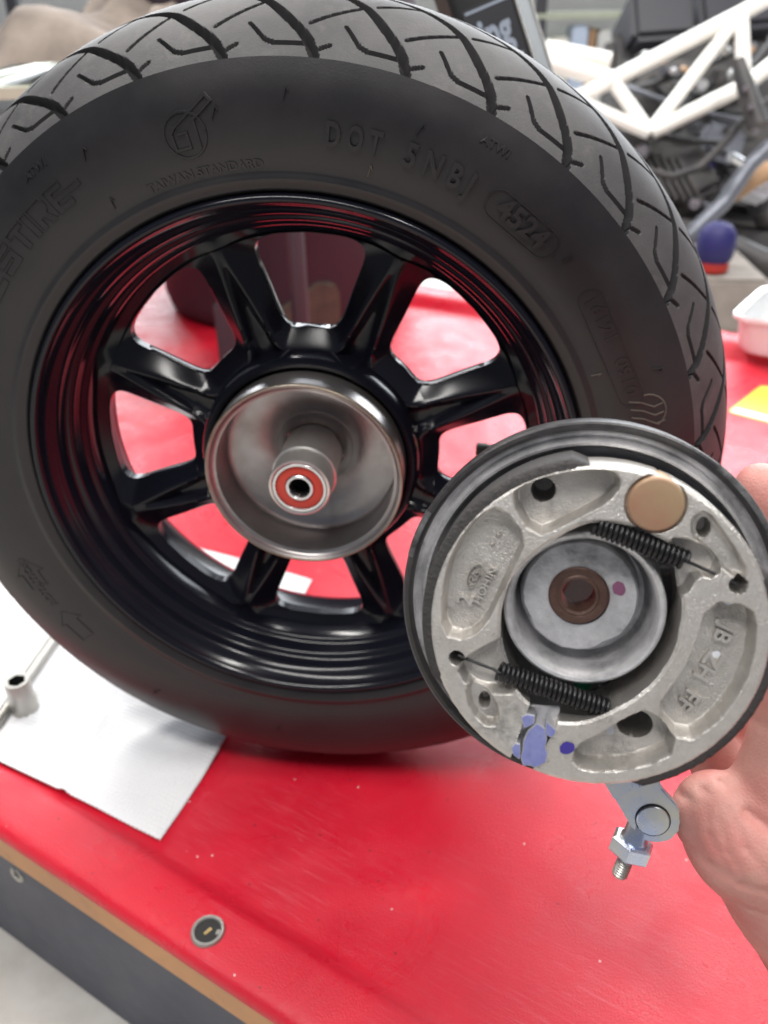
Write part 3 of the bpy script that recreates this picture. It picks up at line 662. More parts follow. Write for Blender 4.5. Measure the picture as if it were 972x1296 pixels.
pockets = {
 'A': [([(-29.2, 38.2), (-35.5, 34.8), (-40.6, 27.8), (-44.2, 19.5), (-46.1, 8.9), (-45.9, -3.4), (-39.1, -4.6), (-33.6, 1.0), (-29.8, 9.7), (-25.6, 20.4), (-21.8, 29.0)], 5.0, 2.4),
       ([(-25.4, 42.6), (-19.7, 46.2), (-10.5, 49.3), (-3.4, 50.4), (3.4, 50.5), (6.2, 47.8), (2.4, 42.2), (-4.4, 38.4), (-9.9, 34.9), (-18.3, 30.8)], 6.5, 2.2),
       ([(-41.0, -15.0), (-37.6, -21.0), (-31.0, -22.6), (-22.4, -21.6), (-22.5, -13.5), (-26.3, -4.6), (-33.8, -9.0)], 4.5, 2.8),
       ([(-38.2, -20.8), (-32.4, -22.6), (-28.4, -29.5), (-30.2, -35.0), (-36.0, -30.4)], 3.2, 2.6)],
 'B': [([(35.6, 11.0), (46.4, 10.3), (48.2, 3.8), (47.6, -7.8), (44.3, -17.5), (39.2, -26.8), (30.6, -34.4), (22.2, -25.3), (29.2, -13.2), (33.2, -3.2)], 5.5, 2.4),
       ([(19.9, -25.3), (29.0, -37.0), (16.9, -44.3), (4.7, -46.9), (-2.4, -46.0), (-1.6, -39.7), (5.0, -35.7), (12.6, -29.4)], 6.5, 2.2),
       ([(29.0, 37.6), (31.9, 39.3), (35.7, 34.7), (40.7, 28.0), (44.8, 20.8), (40.6, 21.4), (35.2, 27.8), (32.3, 30.4), (29.3, 32.6)], 3.0, 1.6),
       ([(22.0, 30.4), (28.5, 29.9), (36.8, 25.6), (35.8, 20.4), (30.6, 21.2), (26.8, 13.4), (23.0, 14.3)], 5.0, 2.0)]}
holes = {'A': [(-16.2, 43.4, 3.6, 3.6, 18), (-42.0, -12.0, 2.3, 2.3, 14), (-32.9, -27.8, 1.7, 2.6, 7)],
         'B': [(16.4, -34.1, 5.4, 4.6, 18), (42.9, 17.6, 2.5, 2.5, 14), (32.3, 34.2, 1.8, 2.8, 7)]}
def shoe(key, inner, a0, a1):
    NTh, NS = 420, 92
    iang = [math.degrees(math.atan2(y - SCY, x - SCX)) for x, y in inner]
    iang = np.unwrap(np.radians(iang)); irad = np.array([math.hypot(x - SCX, y - SCY) for x, y in inner])
    ts = np.linspace(0, 1, NTh); ao = R_(a0) + (R_(a1) - R_(a0)) * ts
    # inner edge follows its own angles, smoothed a little
    ii = np.linspace(iang[0], iang[-1], NTh)
    srt = np.argsort(iang); ir = np.interp(ii, iang[srt], irad[srt])
    ker = np.ones(9) / 9; ir = np.convolve(np.pad(ir, 4, mode='edge'), ker, 'valid')
    ix, iy = SCX + ir * np.cos(ii), SCY + ir * np.sin(ii)
    orr = SR + 0.12 * np.array([noise.noise((t * 60, 0, 3 if key == 'A' else 9)) for t in ts])
    ox, oy = SCX + orr * np.cos(ao), SCY + orr * np.sin(ao)
    s = np.linspace(0, 1, NS)[None]
    X = ix[:, None] * (1 - s) + ox[:, None] * s; Y = iy[:, None] * (1 - s) + oy[:, None] * s
    Z = np.full_like(X, 24.5)
    for poly, d, wd in pockets[key]:
        q = sdf(X, Y, chaikin(poly, 1)) - 0.9; Z = np.minimum(Z, 24.5 - d * 1.45 * sstep((-q + wd * 0.25) / (wd * 0.65)))
    for hx, hy, rx, ry, d in holes[key]:
        q = np.hypot((X - hx) / rx, (Y - hy) / ry) - 1; Z = np.minimum(Z, Z - d * sstep((-q * rx + 0.3) / 0.6))
    # pin seat between the two shoes
    q = np.hypot(X - 17.4, Y - 41.7) - 9.0; Z = np.minimum(Z, np.where(q < 0.6, 24.5 - 1.6 * sstep((-q + 0.3) / 0.6), Z))
    # soft cast edges
    edge = np.minimum(s * 0 + np.minimum(s, 1 - s) * (SR - ir)[:, None], 9)
    Z -= 0.7 * (1 - sstep(edge / 1.1))
    # crumbling cast skin
    nz = np.array([[noise.noise((X[i, j] * 0.9, Y[i, j] * 0.9, 5)) for j in range(NS)] for i in range(NTh)])
    Z += 0.045 * nz
    top = np.stack([X, Y, Z], -1).reshape(-1, 3) * mm; n = len(top)
    v = list(map(tuple, top)); f = grid_faces(NTh, NS)
    if a1 > a0: f = [tuple(reversed(q)) for q in f]
    f = [q for q in f]
    # side walls down to the web
    def wall(idx):
        b = len(v)
        for i in idx: v.append((v[i][0], v[i][1], 0.002))
        for k in range(len(idx) - 1): f.append((idx[k], idx[k + 1], b + k + 1, b + k))
    wall([i * NS for i in range(NTh)]); wall([i * NS + NS - 1 for i in range(NTh)]); wall(list(range(NS))); wall([(NTh - 1) * NS + j for j in range(NS)])
    o = mesh_obj('brake_shoe', v, f, M_alu, bk, True, 62)
    bm = bmesh.new(); bm.from_mesh(o.data); bmesh.ops.recalc_face_normals(bm, faces=bm.faces)
    # make sure the face looks forward
    if bm.faces: 
        bm.faces.ensure_lookup_table()
        if bm.faces[len(bm.faces) // 3].normal.z < 0: bmesh.ops.reverse_faces(bm, faces=bm.faces)
    bm.to_mesh(o.data); bm.free(); o.data.shade_smooth(); o.data.set_sharp_from_angle(angle=R_(62))
    return o
A_inner = [(12.5, 34.2), (5.0, 35.2), (-1.6, 35.0), (-11.4, 29.6), (-19.6, 22.6), (-24.9, 16.1), (-27.2, 8.6), (-28.1, -1.2), (-25.9, -13.5), (-23.3, -20.1), (-17.9, -26.0)]
B_inner = [(13.2, 33.9), (18.0, 31.6), (22.8, 29.2), (25.2, 20.6), (26.0, 16.3), (26.9, 11.9), (26.8, 2.5), (23.0, -10.5), (17.0, -18.9), (9.6, -24.9), (3.9, -28.7), (-2.2, -31.0), (-8.5, -31.4)]
shA = shoe('A', A_inner, 70.0, 241.5)
shB = shoe('B', B_inner, 68.8, -109.5)
tag(shA, 'left silver brake shoe with raised maker mark'); tag(shB, 'right silver brake shoe with raised letters')
def lining(a0, a1, parent):
    n = 150; v = []
    for i in range(n):
        a = R_(a0 + (a1 - a0) * i / (n - 1)); q = noise.noise((i * 0.35, 1, a0)); q2 = noise.noise((i * 0.9, 7, a0))
        ta = min(1, min(i, n - 1 - i) / 7.0); tp_ = lambda r: 52.3 + (r - 52.3) * (0.15 + 0.85 * ta) if r > 52.3 else r
        for r, z in ((52.2, 3.0), (55.3, 3.0), (55.4 + .1 * q2, 22.0), (54.9 + .15 * q, 23.3 + 0.3 * q), (53.4 + .5 * q2, 23.9 + 0.25 * q2), (51.9 + .6 * q, 24.1)):
            r = tp_(r); z = z - (1 - ta) * (1.5 if z > 20 else 0); v.append(((SCX + r * math.cos(a)) * mm, (SCY + r * math.sin(a)) * mm, z * mm))
    f = grid_faces(n, 6); f += [tuple(range(6)), tuple(reversed(range((n - 1) * 6, n * 6)))]
    o = mesh_obj('lining', v, f, M_lining, parent, True, 50)
    return o
lining(94, 206, shA); lining(-76, 26, shB)

def emboss(s, x, y, z, ang, size, depth, parent, space=1.0, name='lettering'):
    vv, ff = text_geo(s, size * mm, depth * mm, size * 0.022 * mm); c, q = math.cos(R_(ang)), math.sin(R_(ang))
    vv = [((x * mm + (a * space) * c - b * q), (y * mm + (a * space) * q + b * c), z * mm + d) for a, b, d in vv]
    return mesh_obj(name, vv, ff, M_alu, parent, False)
emboss('JB', 40.9, 0.0, 17.15, -113, 7.4, 1.25, shB); emboss('ZH', 37.0, -11.2, 17.15, -118, 7.4, 1.25, shB); emboss('FF', 31.9, -22.9, 17.15, -124, 7.4, 1.25, shB)
emboss('2', -40.0, 6.4, 17.85, 72, 7.2, 1.2, shA)
emboss('HOHIN', -33.6, 11.6, 17.85, 66, 3.6, 1.2, shA, 1.15)
n = 32; ov = []
for i in range(n):
    a = 2 * math.pi * i / n; ov.append((4.3 * math.cos(a), 2.1 * math.sin(a)))
def relief(pts, cx, cy, z, ang, wd, parent, closed=False, name='maker_mark'):
    vv, ff = line_geo([(x * mm, y * mm) for x, y in pts], wd * mm, closed); c, q = math.cos(R_(ang)), math.sin(R_(ang))
    vv = [(cx * mm + a * c - b * q, cy * mm + a * q + b * c, z * mm + (0.0009 if d > 0.5 else -0.0004)) for a, b, d in vv]
    return mesh_obj(name, vv, ff, M_alu, parent, False)
relief(ov, -37.2, 14.6, 17.7, 66, 0.45, shA, True)
relief([(-3, -1), (-2.2, 1), (-0.8, 1.2), (-0.9, 0.1), (-2, 0), (-0.4, -1.2), (0.6, 0.8), (1.8, 1), (1.0, 0), (2.2, -0.4), (1.2, -1.2), (0.2, -0.8)], -37.2, 14.6, 17.7, 66, 0.5, shA)
for x, y in ((-29.9, 28.6), (-31.8, 25.4)):
    o = lathe_z('maker_dot', [(0.0009, 0.0170), (0.0009, 0.0177), (0.0005, 0.0183), (0.00005, 0.0185)], M_alu, shA, 16); o.location = (x * mm, y * mm, 0)

# pivot pin cap
lathe_z('pivot_pin', [(0.0084, 0.010), (0.0084, 0.0246), (0.0081, 0.0252), (0.0074, 0.0254), (0.003, 0.0255), (0.00005, 0.0255)], M_pin, bk, 64, cen=(0.0174, 0.0417), sharp=60)
plate_mm0 = prism_z('cam_block', [(-.0215, -.0290), (-.0080, -.0285), (-.0090, -.036), (-.0110, -.0470), (-.0225, -.0445), (-.0215, -.036)], 0.002, 0.0190, M_alu2, bk, 0.0004)
# cam end, flaking blue paint
def plate_mm(name, poly, z0, z1, mtl, parent, bevel=0.12):
    return prism_z(name, P(poly), z0 * mm, z1 * mm, mtl, parent, bevel * mm)
cam_o = plate_mm('brake_cam', [(-19.6, -38.4), (-18.2, -34.7), (-15.3, -31.4), (-12.7, -33.1), (-11.9, -37.1), (-12.4, -39.8), (-11.4, -42.2), (-12.0, -45.4), (-15.2, -47.6), (-17.6, -46.9), (-19.3, -47.5), (-20.3, -44.2), (-19.7, -41.8)], 6, 26.0, M_edge, bk, 0.25)
def shrink(p, k=0.9):
    cx = sum(q[0] for q in p) / len(p); cy = sum(q[1] for q in p) / len(p); return [(cx + (x - cx) * k, cy + (y - cy) * k) for x, y in p]
camp = [(-19.6, -38.4), (-18.2, -34.7), (-15.3, -31.4), (-12.7, -33.1), (-11.9, -37.1), (-12.4, -39.8), (-11.4, -42.2), (-12.0, -45.4), (-15.2, -47.6), (-17.6, -46.9), (-19.3, -47.5), (-20.3, -44.2), (-19.7, -41.8)]
plate_mm('paint_flake', shrink(camp, 0.93), 25.9, 26.25, M_cam, cam_o, 0.05)
for i, (tp, tl) in enumerate(((([(-20.6, -30.4), (-18.6, -29.0), (-16.0, -29.3), (-16.3, -32.4), (-19.4, -34.3)]), 0), (([(-12.5, -30.6), (-11.6, -31.6), (-9.0, -33.8), (-9.6, -35.6), (-10.6, -36.6), (-12.6, -35.5)]), 0), (([(-23.4, -40.8), (-21.8, -39.2), (-20.5, -39.4), (-20.3, -42.9), (-20.6, -45.1), (-22.8, -43.5)]), 0))):
    q = plate_mm('cam_tab', tp, 12, 25.6 + 0.3 * i, M_edge, cam_o, 0.2)
    plate_mm('paint_flake', shrink(tp, 0.84), 25.5 + .3 * i, 25.85 + 0.3 * i, M_cam, cam_o, 0.05)
# paint spots on the castings
def spot(x, y, z, rx, ry, ang, mtl, parent):
    n = 24; c, q = math.cos(R_(ang)), math.sin(R_(ang)); v = [(x * mm, y * mm, z * mm + 0.00018)]
    for i in range(n):
        a = 2 * math.pi * i / n; k = 1 + 0.16 * noise.noise((math.cos(a) * 1.5 + x, math.sin(a) * 1.5 + y, 4)); px, py = rx * k * math.cos(a), ry * k * math.sin(a)
        v.append(((x + px * c - py * q) * mm, (y + px * q + py * c) * mm, z * mm + 0.00005))
    mesh_obj('paint_mark', v, [(0, 1 + i, 1 + (i + 1) % n) for i in range(n)], mtl, parent)
spot(-5.3, -40.2, 24.6, 2.5, 2.1, 30, M_pblue, shB); spot(8.6, -36.9, 15.3, 1.4, 1.9, 10, M_pwhite, shB)
spot(41.2, 11.7, 22.4, 1.6, 0.9, 5, M_pwhite, shB); spot(39.6, -7.6, 16.7, 1.4, 1.1, 40, M_pwhite, shB)
spot(9.2, 10.8, 11.2, 2.1, 2.4, 20, M_ppurple, bk); spot(-11.7, -10.5, 1.6, 1.6, 1.3, 0, M_pgreen, bk); spot(13.0, -3.0, 2.0, 1.6, 1.3, 30, M_pblue, bk)
spot(0, -30, -4.6, 3.0, 2.2, 0, M_pgreen, bk); spot(9.5, -32, -4.6, 3.2, 2.0, 20, M_pgreen, bk)

# springs
def spring(p0, p1, hook, turns, rad, wire, name='return_spring'):
    a, b = Vector(p0) * mm, Vector(p1) * mm; d = (b - a); L = d.length; d.normalize(); e1 = Vector((0, 0, 1)); e1 = (e1 - d * e1.dot(d)).normalized(); e2 = d.cross(e1)
    pts = []; N = int(turns * 18)
    for i in range(N + 1):
        t = i / N; an = 2 * math.pi * turns * t; pts.append(a + d * (L * t) + (e1 * math.cos(an) + e2 * math.sin(an)) * rad * mm)
    o = tube(name, pts, wire * mm, M_spring, bk, 8)
    h = Vector(hook) * mm; near = a if (h - a).length < (h - b).length else b
    st = near + e2 * 0.0; mid = near.lerp(h, 0.12)
    tube('hook', [near - (h - near).normalized() * 0.001 + e1 * rad * 0.6 * mm, mid + e1 * 0.0004, near.lerp(h, 0.5) + Vector((0, 0, .0006)), h + Vector((0, 0, 0.0003)), h + (h - near).normalized() * 0.0012 + Vector((0, 0, -0.003))], 0.00055, M_spring, o, 8)
    return o
spring((0.0, 34.2, 22.0), (27.6, 24.0, 22.2), (42.6, 17.9, 23.6), 18, 2.7, 0.74)
spring((-28.6, -16.2, 22.0), (6.6, -27.0, 20.5), (-41.6, -11.6, 22.5), 23, 2.7, 0.72)

# lever, clevis pin and adjuster screw behind the lower edge
lev = plate_mm('brake_lever', [(6.0, -56.0), (9.0, -68.0), (13.5, -76.5), (16.8, -81.8), (19.8, -87.0), (22.4, -91.2), (26.0, -93.6), (30.4, -93.9), (34.8, -92.4), (38.0, -88.0), (38.6, -82.6), (36.4, -77.6), (31.0, -72.0), (26.0, -60.0), (22, -52)], -16.5, -13.0, M_zinc, bk, 0.5)
plate_mm('folded_flange', [(9.4, -70.0), (14.0, -77.6), (23.6, -71.4), (19.0, -64.0)], -13.1, -11.6, M_zinc, lev, 0.5)
lathe_z('pin_ring', [(0.0064, -0.0131), (0.0064, -0.0126), (0.0060, -0.0126), (0.0060, -0.0131)], M_dark, lev, 48, cen=(0.0283, -0.0846))
lathe_z('clevis_pin', [(0.0059, -0.020), (0.0059, -0.0122), (0.0056, -0.0118), (0.00005, -0.0117)], M_zinc, lev, 48, cen=(0.0283, -0.0846))
def along(name, p0, p1, prof, mtl, parent, n=32, sharp=35):
    """profile of (distance, radius) turned about the line p0-p1"""
    a, b = Vector(p0) * mm, Vector(p1) * mm; d = (b - a).normalized(); e1 = d.orthogonal().normalized(); e2 = d.cross(e1); v = []
    for i in range(n):
        an = 2 * math.pi * i / n
        for q, r in prof: v.append(a + d * q * mm + (e1 * math.cos(an) + e2 * math.sin(an)) * r * mm)
    return mesh_obj(name, v, grid_faces(n, len(prof), True), mtl, parent, True, sharp)
q0, q1 = (26.0, -84.0, -17.0), (17.6, -112.6, -17.0)
along('adjuster_body', q0, q1, [(0, 0.1), (0, 4.6), (10.4, 4.6), (11.4, 5.2), (12.4, 5.2), (12.4, 0.1)], M_zinc, lev)
along('adjuster_nut', q0, q1, [(12.4, 0.1), (12.4, 7.4), (13.2, 8.4), (18.2, 8.4), (19.0, 7.4), (19.0, 0.1)], M_zinc, lev, 6, 20)
th = [(19.0, 2.9)]
for i in range(9): th += [(19.2 + i * 1.05, 2.70), (19.7 + i * 1.05, 3.05)]
along('threaded_stud', q0, q1, [(18.0, 0.1)] + th + [(29.2, 2.4), (29.2, 0.1)], M_bright_dull, lev, 28, 25)

# ================================================================== the hand
def surface_nets(Fv, org, h):
    """skin the zero level of a distance field sampled on a grid"""
    ins = Fv < 0; nx, ny, nz = Fv.shape
    cnt = sum(ins[i:nx - 1 + i, j:ny - 1 + j, k:nz - 1 + k].astype(np.int8) for i in (0, 1) for j in (0, 1) for k in (0, 1))
    act = (cnt > 0) & (cnt < 8); idx = np.full(act.shape, -1, np.int64); cells = np.argwhere(act); idx[act] = np.arange(len(cells))
    acc = np.zeros((len(cells), 3)); num = np.zeros(len(cells))
    cor = [(i, j, k) for i in (0, 1) for j in (0, 1) for k in (0, 1)]
    for a_ in cor:
        for d in range(3):
            if a_[d]: continue
            b_ = list(a_); b_[d] = 1
            va = Fv[cells[:, 0] + a_[0], cells[:, 1] + a_[1], cells[:, 2] + a_[2]]; vb = Fv[cells[:, 0] + b_[0], cells[:, 1] + b_[1], cells[:, 2] + b_[2]]
            m_ = (va < 0) != (vb < 0); t_ = np.where(m_, va / np.where(m_, va - vb, 1), 0)
            p_ = np.tile(np.array(a_, float), (len(cells), 1)); p_[:, d] += t_
            acc[m_] += p_[m_]; num[m_] += 1
    V_ = (cells + acc / num[:, None]) * h + org; Fs = []
    for d in range(3):
        e = [0, 0, 0]; e[d] = 1; o1, o2 = [(1, 2), (2, 0), (0, 1)][d]
        A_ = ins[tuple(slice(0, n_ - e[i]) for i, n_ in enumerate(Fv.shape))]; B_ = ins[tuple(slice(e[i], n_) for i, n_ in enumerate(Fv.shape))]
        ed = np.argwhere(A_ != B_); ok = (ed[:, o1] > 0) & (ed[:, o2] > 0) & (ed[:, o1] < Fv.shape[o1] - 1) & (ed[:, o2] < Fv.shape[o2] - 1); ed = ed[ok]
        q = []
        for s1, s2 in ((0, 0), (1, 0), (1, 1), (0, 1)):
            c_ = ed.copy(); c_[:, o1] -= s1; c_[:, o2] -= s2; q.append(idx[c_[:, 0], c_[:, 1], c_[:, 2]])
        q = np.stack(q, 1); inner_ = A_[ed[:, 0], ed[:, 1], ed[:, 2]]; q[~inner_] = q[~inner_][:, ::-1]; Fs.append(q)
    return V_, np.concatenate(Fs)
def hand():
    # joints: photo column, row, distance, radius in mm
    palm = [[(1190, 1400, .350, 29), (1085, 1235, .336, 30), (1010, 1125, .325, 26), (940, 1062, .314, 20), (906, 1030, .315, 16)]]
    thumb = [[(1040, 1130, .325, 24), (990, 1000, .312, 17.5), (1008, 890, .306, 13.2), (1014, 780, .304, 11.6), (996, 690, .305, 10.8), (968, 632, .306, 9.6), (962, 617, .306, 9.0)]]
    fingers = [[(960, 1060, .335, 15), (915, 975, .345, 11.5), (870, 900, .346, 9.8), (830, 850, .342, 8.8), (800, 815, .338, 7.6)],
               [(1000, 1060, .345, 16), (975, 1000, .358, 11.5), (920, 870, .360, 10), (870, 800, .355, 9), (820, 770, .350, 7.8)],
               [(1040, 1090, .355, 16), (1030, 1040, .372, 11.5), (990, 880, .376, 9.8), (940, 780, .370, 8.8), (890, 740, .362, 7.8)],
               [(1090, 1150, .355, 18), (1070, 1090, .384, 11), (1060, 950, .388, 9), (1030, 870, .382, 8), (990, 830, .374, 7)]]
    hv = 0.0011
    allp = np.array([tuple(at(u, v, d)) for ch in palm + thumb + fingers for u, v, d, r in ch])
    org = allp.min(0) - 0.036; top_ = allp.max(0) + 0.036; org[2] = max(org[2], allp.min(0)[2] - 0.02)
    n_ = np.ceil((top_ - org) / hv).astype(int)
    g = [org[i] + np.arange(n_[i]) * hv for i in range(3)]
    X, Y, Z = np.meshgrid(*g, indexing='ij', sparse=True)
    X, Y, Z = X.astype(np.float32), Y.astype(np.float32), Z.astype(np.float32)
    def smin(a, b, k): h_ = np.clip(0.5 + 0.5 * (b - a) / k, 0, 1); return b + (a - b) * h_ - k * h_ * (1 - h_)
    def chain(ch, k):
        f_ = None; P_ = [(np.array(at(u, v, d)), r * mm) for u, v, d, r in ch]
        for (p, r0), (q, r1) in zip(P_[:-1], P_[1:]):
            e = q - p; L2 = float(e @ e)
            t_ = np.clip(((X - p[0]) * e[0] + (Y - p[1]) * e[1] + (Z - p[2]) * e[2]) / L2, 0, 1)
            d_ = np.sqrt((X - p[0] - t_ * e[0]) ** 2 + (Y - p[1] - t_ * e[1]) ** 2 + (Z - p[2] - t_ * e[2]) ** 2) - (r0 + (r1 - r0) * t_)
            f_ = d_ if f_ is None else smin(f_, d_, k)
        return f_
    Fv = chain(palm[0], 0.006)
    for c_ in fingers: Fv = smin(Fv, chain(c_, 0.003), 0.006)
    Fv = smin(Fv, chain(thumb[0], 0.004), 0.0045)
    # skin folds: shallow grooves along the thumb's root and across the palm
    for pts, rr_, dp in (([(925, 905, .300), (928, 960, .294), (940, 1010, .291), (965, 1045, .289), (990, 1062, .29)], 0.0018, 0.0022), ([(880, 1020, .302), (905, 1012, .298), (930, 1008, .295)], 0.0014, 0.0012),
                         ([(905, 1100, .298), (940, 1120, .297), (985, 1132, .297)], 0.0016, 0.0009), ([(868, 1050, .305), (885, 1085, .302), (915, 1112, .300)], 0.0012, 0.0007), ([(955, 905, .296), (975, 925, .294), (1000, 935, .293)], 0.0012, 0.0009),
                         ([(876, 1020, .303), (882, 1062, .301), (900, 1098, .300)], 0.0010, 0.0006), ([(896, 1010, .301), (902, 1060, .298), (925, 1110, .297)], 0.0010, 0.0007), ([(912, 1040, .299), (922, 1080, .297), (948, 1125, .296)], 0.0010, 0.0006),
                         ([(930, 1030, .297), (945, 1075, .295), (975, 1110, .294)], 0.0010, 0.0007), ([(938, 1150, .300), (960, 1160, .300), (990, 1165, .300)], 0.0011, 0.0006)):
        for (a_, b_) in zip(pts[:-1], pts[1:]):
            # a groove follows the surface: distance measured in the plane across the line of sight
            p, q = np.array(at(*a_)), np.array(at(*b_)); e = q - p; L2 = float(e @ e)
            t_ = np.clip(((X - p[0]) * e[0] + (Y - p[1]) * e[1] + (Z - p[2]) * e[2]) / L2, 0, 1)
            dx_, dy_, dz_ = X - p[0] - t_ * e[0], Y - p[1] - t_ * e[1], Z - p[2] - t_ * e[2]
            ln = dx_ * fwd.x + dy_ * fwd.y + dz_ * fwd.z
            d2 = np.sqrt(np.maximum(dx_ ** 2 + dy_ ** 2 + dz_ ** 2 - ln ** 2, 0))
            Fv = Fv + dp * np.exp(-(d2 / rr_) ** 2) * (np.abs(ln) < 0.02)
    V_, F_ = surface_nets(Fv, org, hv)
    base = np.array(at(1190, 1400, .350)); V_ = V_ - base
    me = bpy.data.meshes.new('person'); me.from_pydata(V_.tolist(), [], F_.tolist()); me.update(); me.shade_smooth(); me.materials.append(M_skin)
    o = bpy.data.objects.new('person', me); col.objects.link(o); o.location = base
    sm_ = o.modifiers.new('smooth', 'SMOOTH'); sm_.factor = 0.5; sm_.iterations = 4
    tag(o, 'bare hand gripping the edge of the brake plate with thumb upward', 'hand')
    # thumb nail: a curved plate lying on the tip
    c_ = at(966, 630, .306); nd = (-fwd * 0.62 + right * 0.72 + up * 0.30).normalized(); lg = (at(962, 612, .306) - at(992, 690, .305)).normalized()
    lg = (lg - nd * lg.dot(nd)).normalized(); sd = nd.cross(lg); v = []; NU, NV = 15, 17
    for i in range(NU):
        for j in range(NV):
            a_, b_ = -1 + 2 * i / (NU - 1), -1 + 2 * j / (NV - 1); k = math.sqrt(1 - 0.45 * b_ * b_) if b_ < 0 else math.sqrt(1 - 0.30 * b_ * b_)
            sx, sy = a_ * 0.0058 * k, b_ * 0.0066
            rr_ = 0.0099 - 0.0006 * max(abs(a_), abs(b_)) ** 6
            ang = sx / 0.0098; dep_ = rr_ * math.cos(ang) - 0.9 * max(0, b_) ** 2 * 0.0016
            v.append(c_ + nd * dep_ + sd * rr_ * math.sin(ang) + lg * (sy + 0.001) - Vector(base))
    mesh_obj('nail', v, grid_faces(NU, NV), M_nail, o, True)
    return o, base
hnd, hbase = hand()

# ================================================================== things behind the wheel
# dark plum tub
tb = empty('plastic_tub', Matrix.Translation((-0.275, 1.24, 0.0)), 'dark plum plastic tub standing on the platform behind the wheel', 'tub')
lathe_z('tub_wall', [(0.0001, 0.001), (0.215, 0.001), (0.232, 0.012), (0.240, 0.04), (0.262, 0.56), (0.257, 0.56), (0.235, 0.04), (0.0001, 0.012)], M_bucket, tb, 96, sharp=50)
lathe_z('tub_rim', [(0.257, 0.56), (0.262, 0.55), (0.270, 0.555), (0.270, 0.575), (0.257, 0.575)], M_bucket, tb, 96, True)
# wooden block
bl = empty('wooden_block', Matrix.Translation(on_table(395, 424)) @ Matrix.Rotation(R_(20), 4, 'Z'), 'dirty brown wooden block with slanted top beside the plum tub', 'block')
bm = bmesh.new()
pts = [(-0.085, -0.02), (0.055, -0.02), (0.055, 0.055), (0.045, 0.07), (0.015, 0.075), (-0.085, 0.012)]
vs = [bm.verts.new((x, 0.0, z + 0.02)) for x, z in pts]; fc = bm.faces.new(vs)
r = bmesh.ops.extrude_face_region(bm, geom=[fc])
for g in r['geom']:
    if isinstance(g, bmesh.types.BMVert): g.co.y += 0.11
bmesh.ops.recalc_face_normals(bm, faces=bm.faces); bmesh.ops.bevel(bm, geom=list(bm.edges), offset=0.004, segments=2, affect='EDGES')
me = bpy.data.meshes.new('timber'); bm.to_mesh(me); bm.free(); me.materials.append(M_wood); me.shade_smooth(); me.set_sharp_from_angle(angle=R_(40))
o = bpy.data.objects.new('timber', me); col.objects.link(o); o.parent = bl
# dark grey post between tub and block
p0 = on_table(292, 470)
gp = box('grey_stand', (p0.x - 0.018, p0.y, 0.001), (p0.x + 0.055, p0.y + 0.05, 0.11), M_grey, None, 0.004); tag(gp, 'short dark grey stand in front of the plum tub', 'stand')

# box section arm with a lettered label leaning behind the tyre
def line_base(u0, v0, u1, v1, y):
    """where a straight edge through two photo points meets the bench at depth y"""
    nrm = ray(u0, v0).cross(ray(u1, v1)).normalized()
    x = CAM.x - (nrm.y * (y - CAM.y) + nrm.z * (0 - CAM.z)) / nrm.x
    return Vector((x, y, 0.0))
YB = 0.42
top = at(655, 0, 0.80); base_mid = line_base(645, 0, 668, 70, YB)
ax = (top - base_mid).normalized(); topx = top + ax * 0.12
Xv = Vector((1, 0.25, 0)); Xv = (Xv - ax * Xv.dot(ax)).normalized(); Yv = ax.cross(Xv).normalized()
if Yv.y < 0: Yv = -Yv
am = Matrix((Xv, Yv, ax)).transposed().to_4x4(); am.translation = base_mid
arm = empty('box_section_arm', am, 'black box section arm with white lettered label leaning behind the tyre', 'arm')
Lh = (topx - base_mid).length
M_blackpt = mat('satin black paint', (0.008, 0.010, 0.010), 0.45)
M_steelgr = mat('brushed grey face', (0.05, 0.055, 0.05), 0.5, metal=0.3)
prism_z('arm_bar', [(-0.062, 0.006), (-0.054, 0.0), (-0.004, 0.0), (0.0, 0.004), (0.022, 0.030), (0.022, 0.05), (-0.062, 0.05)], 0.0, Lh, M_blackpt, arm, 0.0015)
mesh_obj('grey_face', [(0.0005, 0.0030, 0.01), (0.0222, 0.0286, 0.01), (0.0222, 0.0286, Lh - .01), (0.0005, 0.0030, Lh - .01)], [(0, 1, 2, 3)], M_steelgr, arm, False)
tube('bright_edge', [(0.0235, 0.031, 0.01), (0.0235, 0.031, Lh - 0.005)], 0.0018, M_bright_dull, arm, 10)
tube('bright_edge', [(-0.002, 0.0005, 0.01), (-0.002, 0.0005, Lh - 0.005)], 0.0012, M_bright_dull, arm, 10)
M_lab = mat('dark blue label', (0.006, 0.008, 0.013), 0.55); M_labw = mat('label lettering', (0.24, 0.30, 0.36), 0.4)
iv = am.inverted()
lc = iv @ at(637, 33, 0.80)
zl = lc.z
mesh_obj('label', [(-0.055, -0.0006, zl - 0.05), (-0.006, -0.0006, zl - 0.05), (-0.006, -0.0006, zl + 0.026), (-0.055, -0.0006, zl + 0.026)], [(0, 1, 2, 3)], M_lab, arm, False)
mesh_obj('label_line', [(-0.053, -0.0012, zl + 0.021), (-0.008, -0.0012, zl + 0.021), (-0.008, -0.0012, zl + 0.0235), (-0.053, -0.0012, zl + 0.0235)], [(0, 1, 2, 3)], M_labw, arm, False)
g = text_geo('ing', 0.034, 0.0002, 0.0012); vv = [(x * 0.80 - 0.030, -0.0013 - z, zl + y * 1.15 - 0.002) for x, y, z in g[0]]
mesh_obj('lettering', vv, g[1], M_labw, arm, False)
mesh_obj('label_line', [(-0.046, -0.0012, zl - 0.030), (-0.010, -0.0012, zl - 0.030), (-0.010, -0.0012, zl - 0.026), (-0.046, -0.0012, zl - 0.026)], [(0, 1, 2, 3)], M_labw, arm, False)

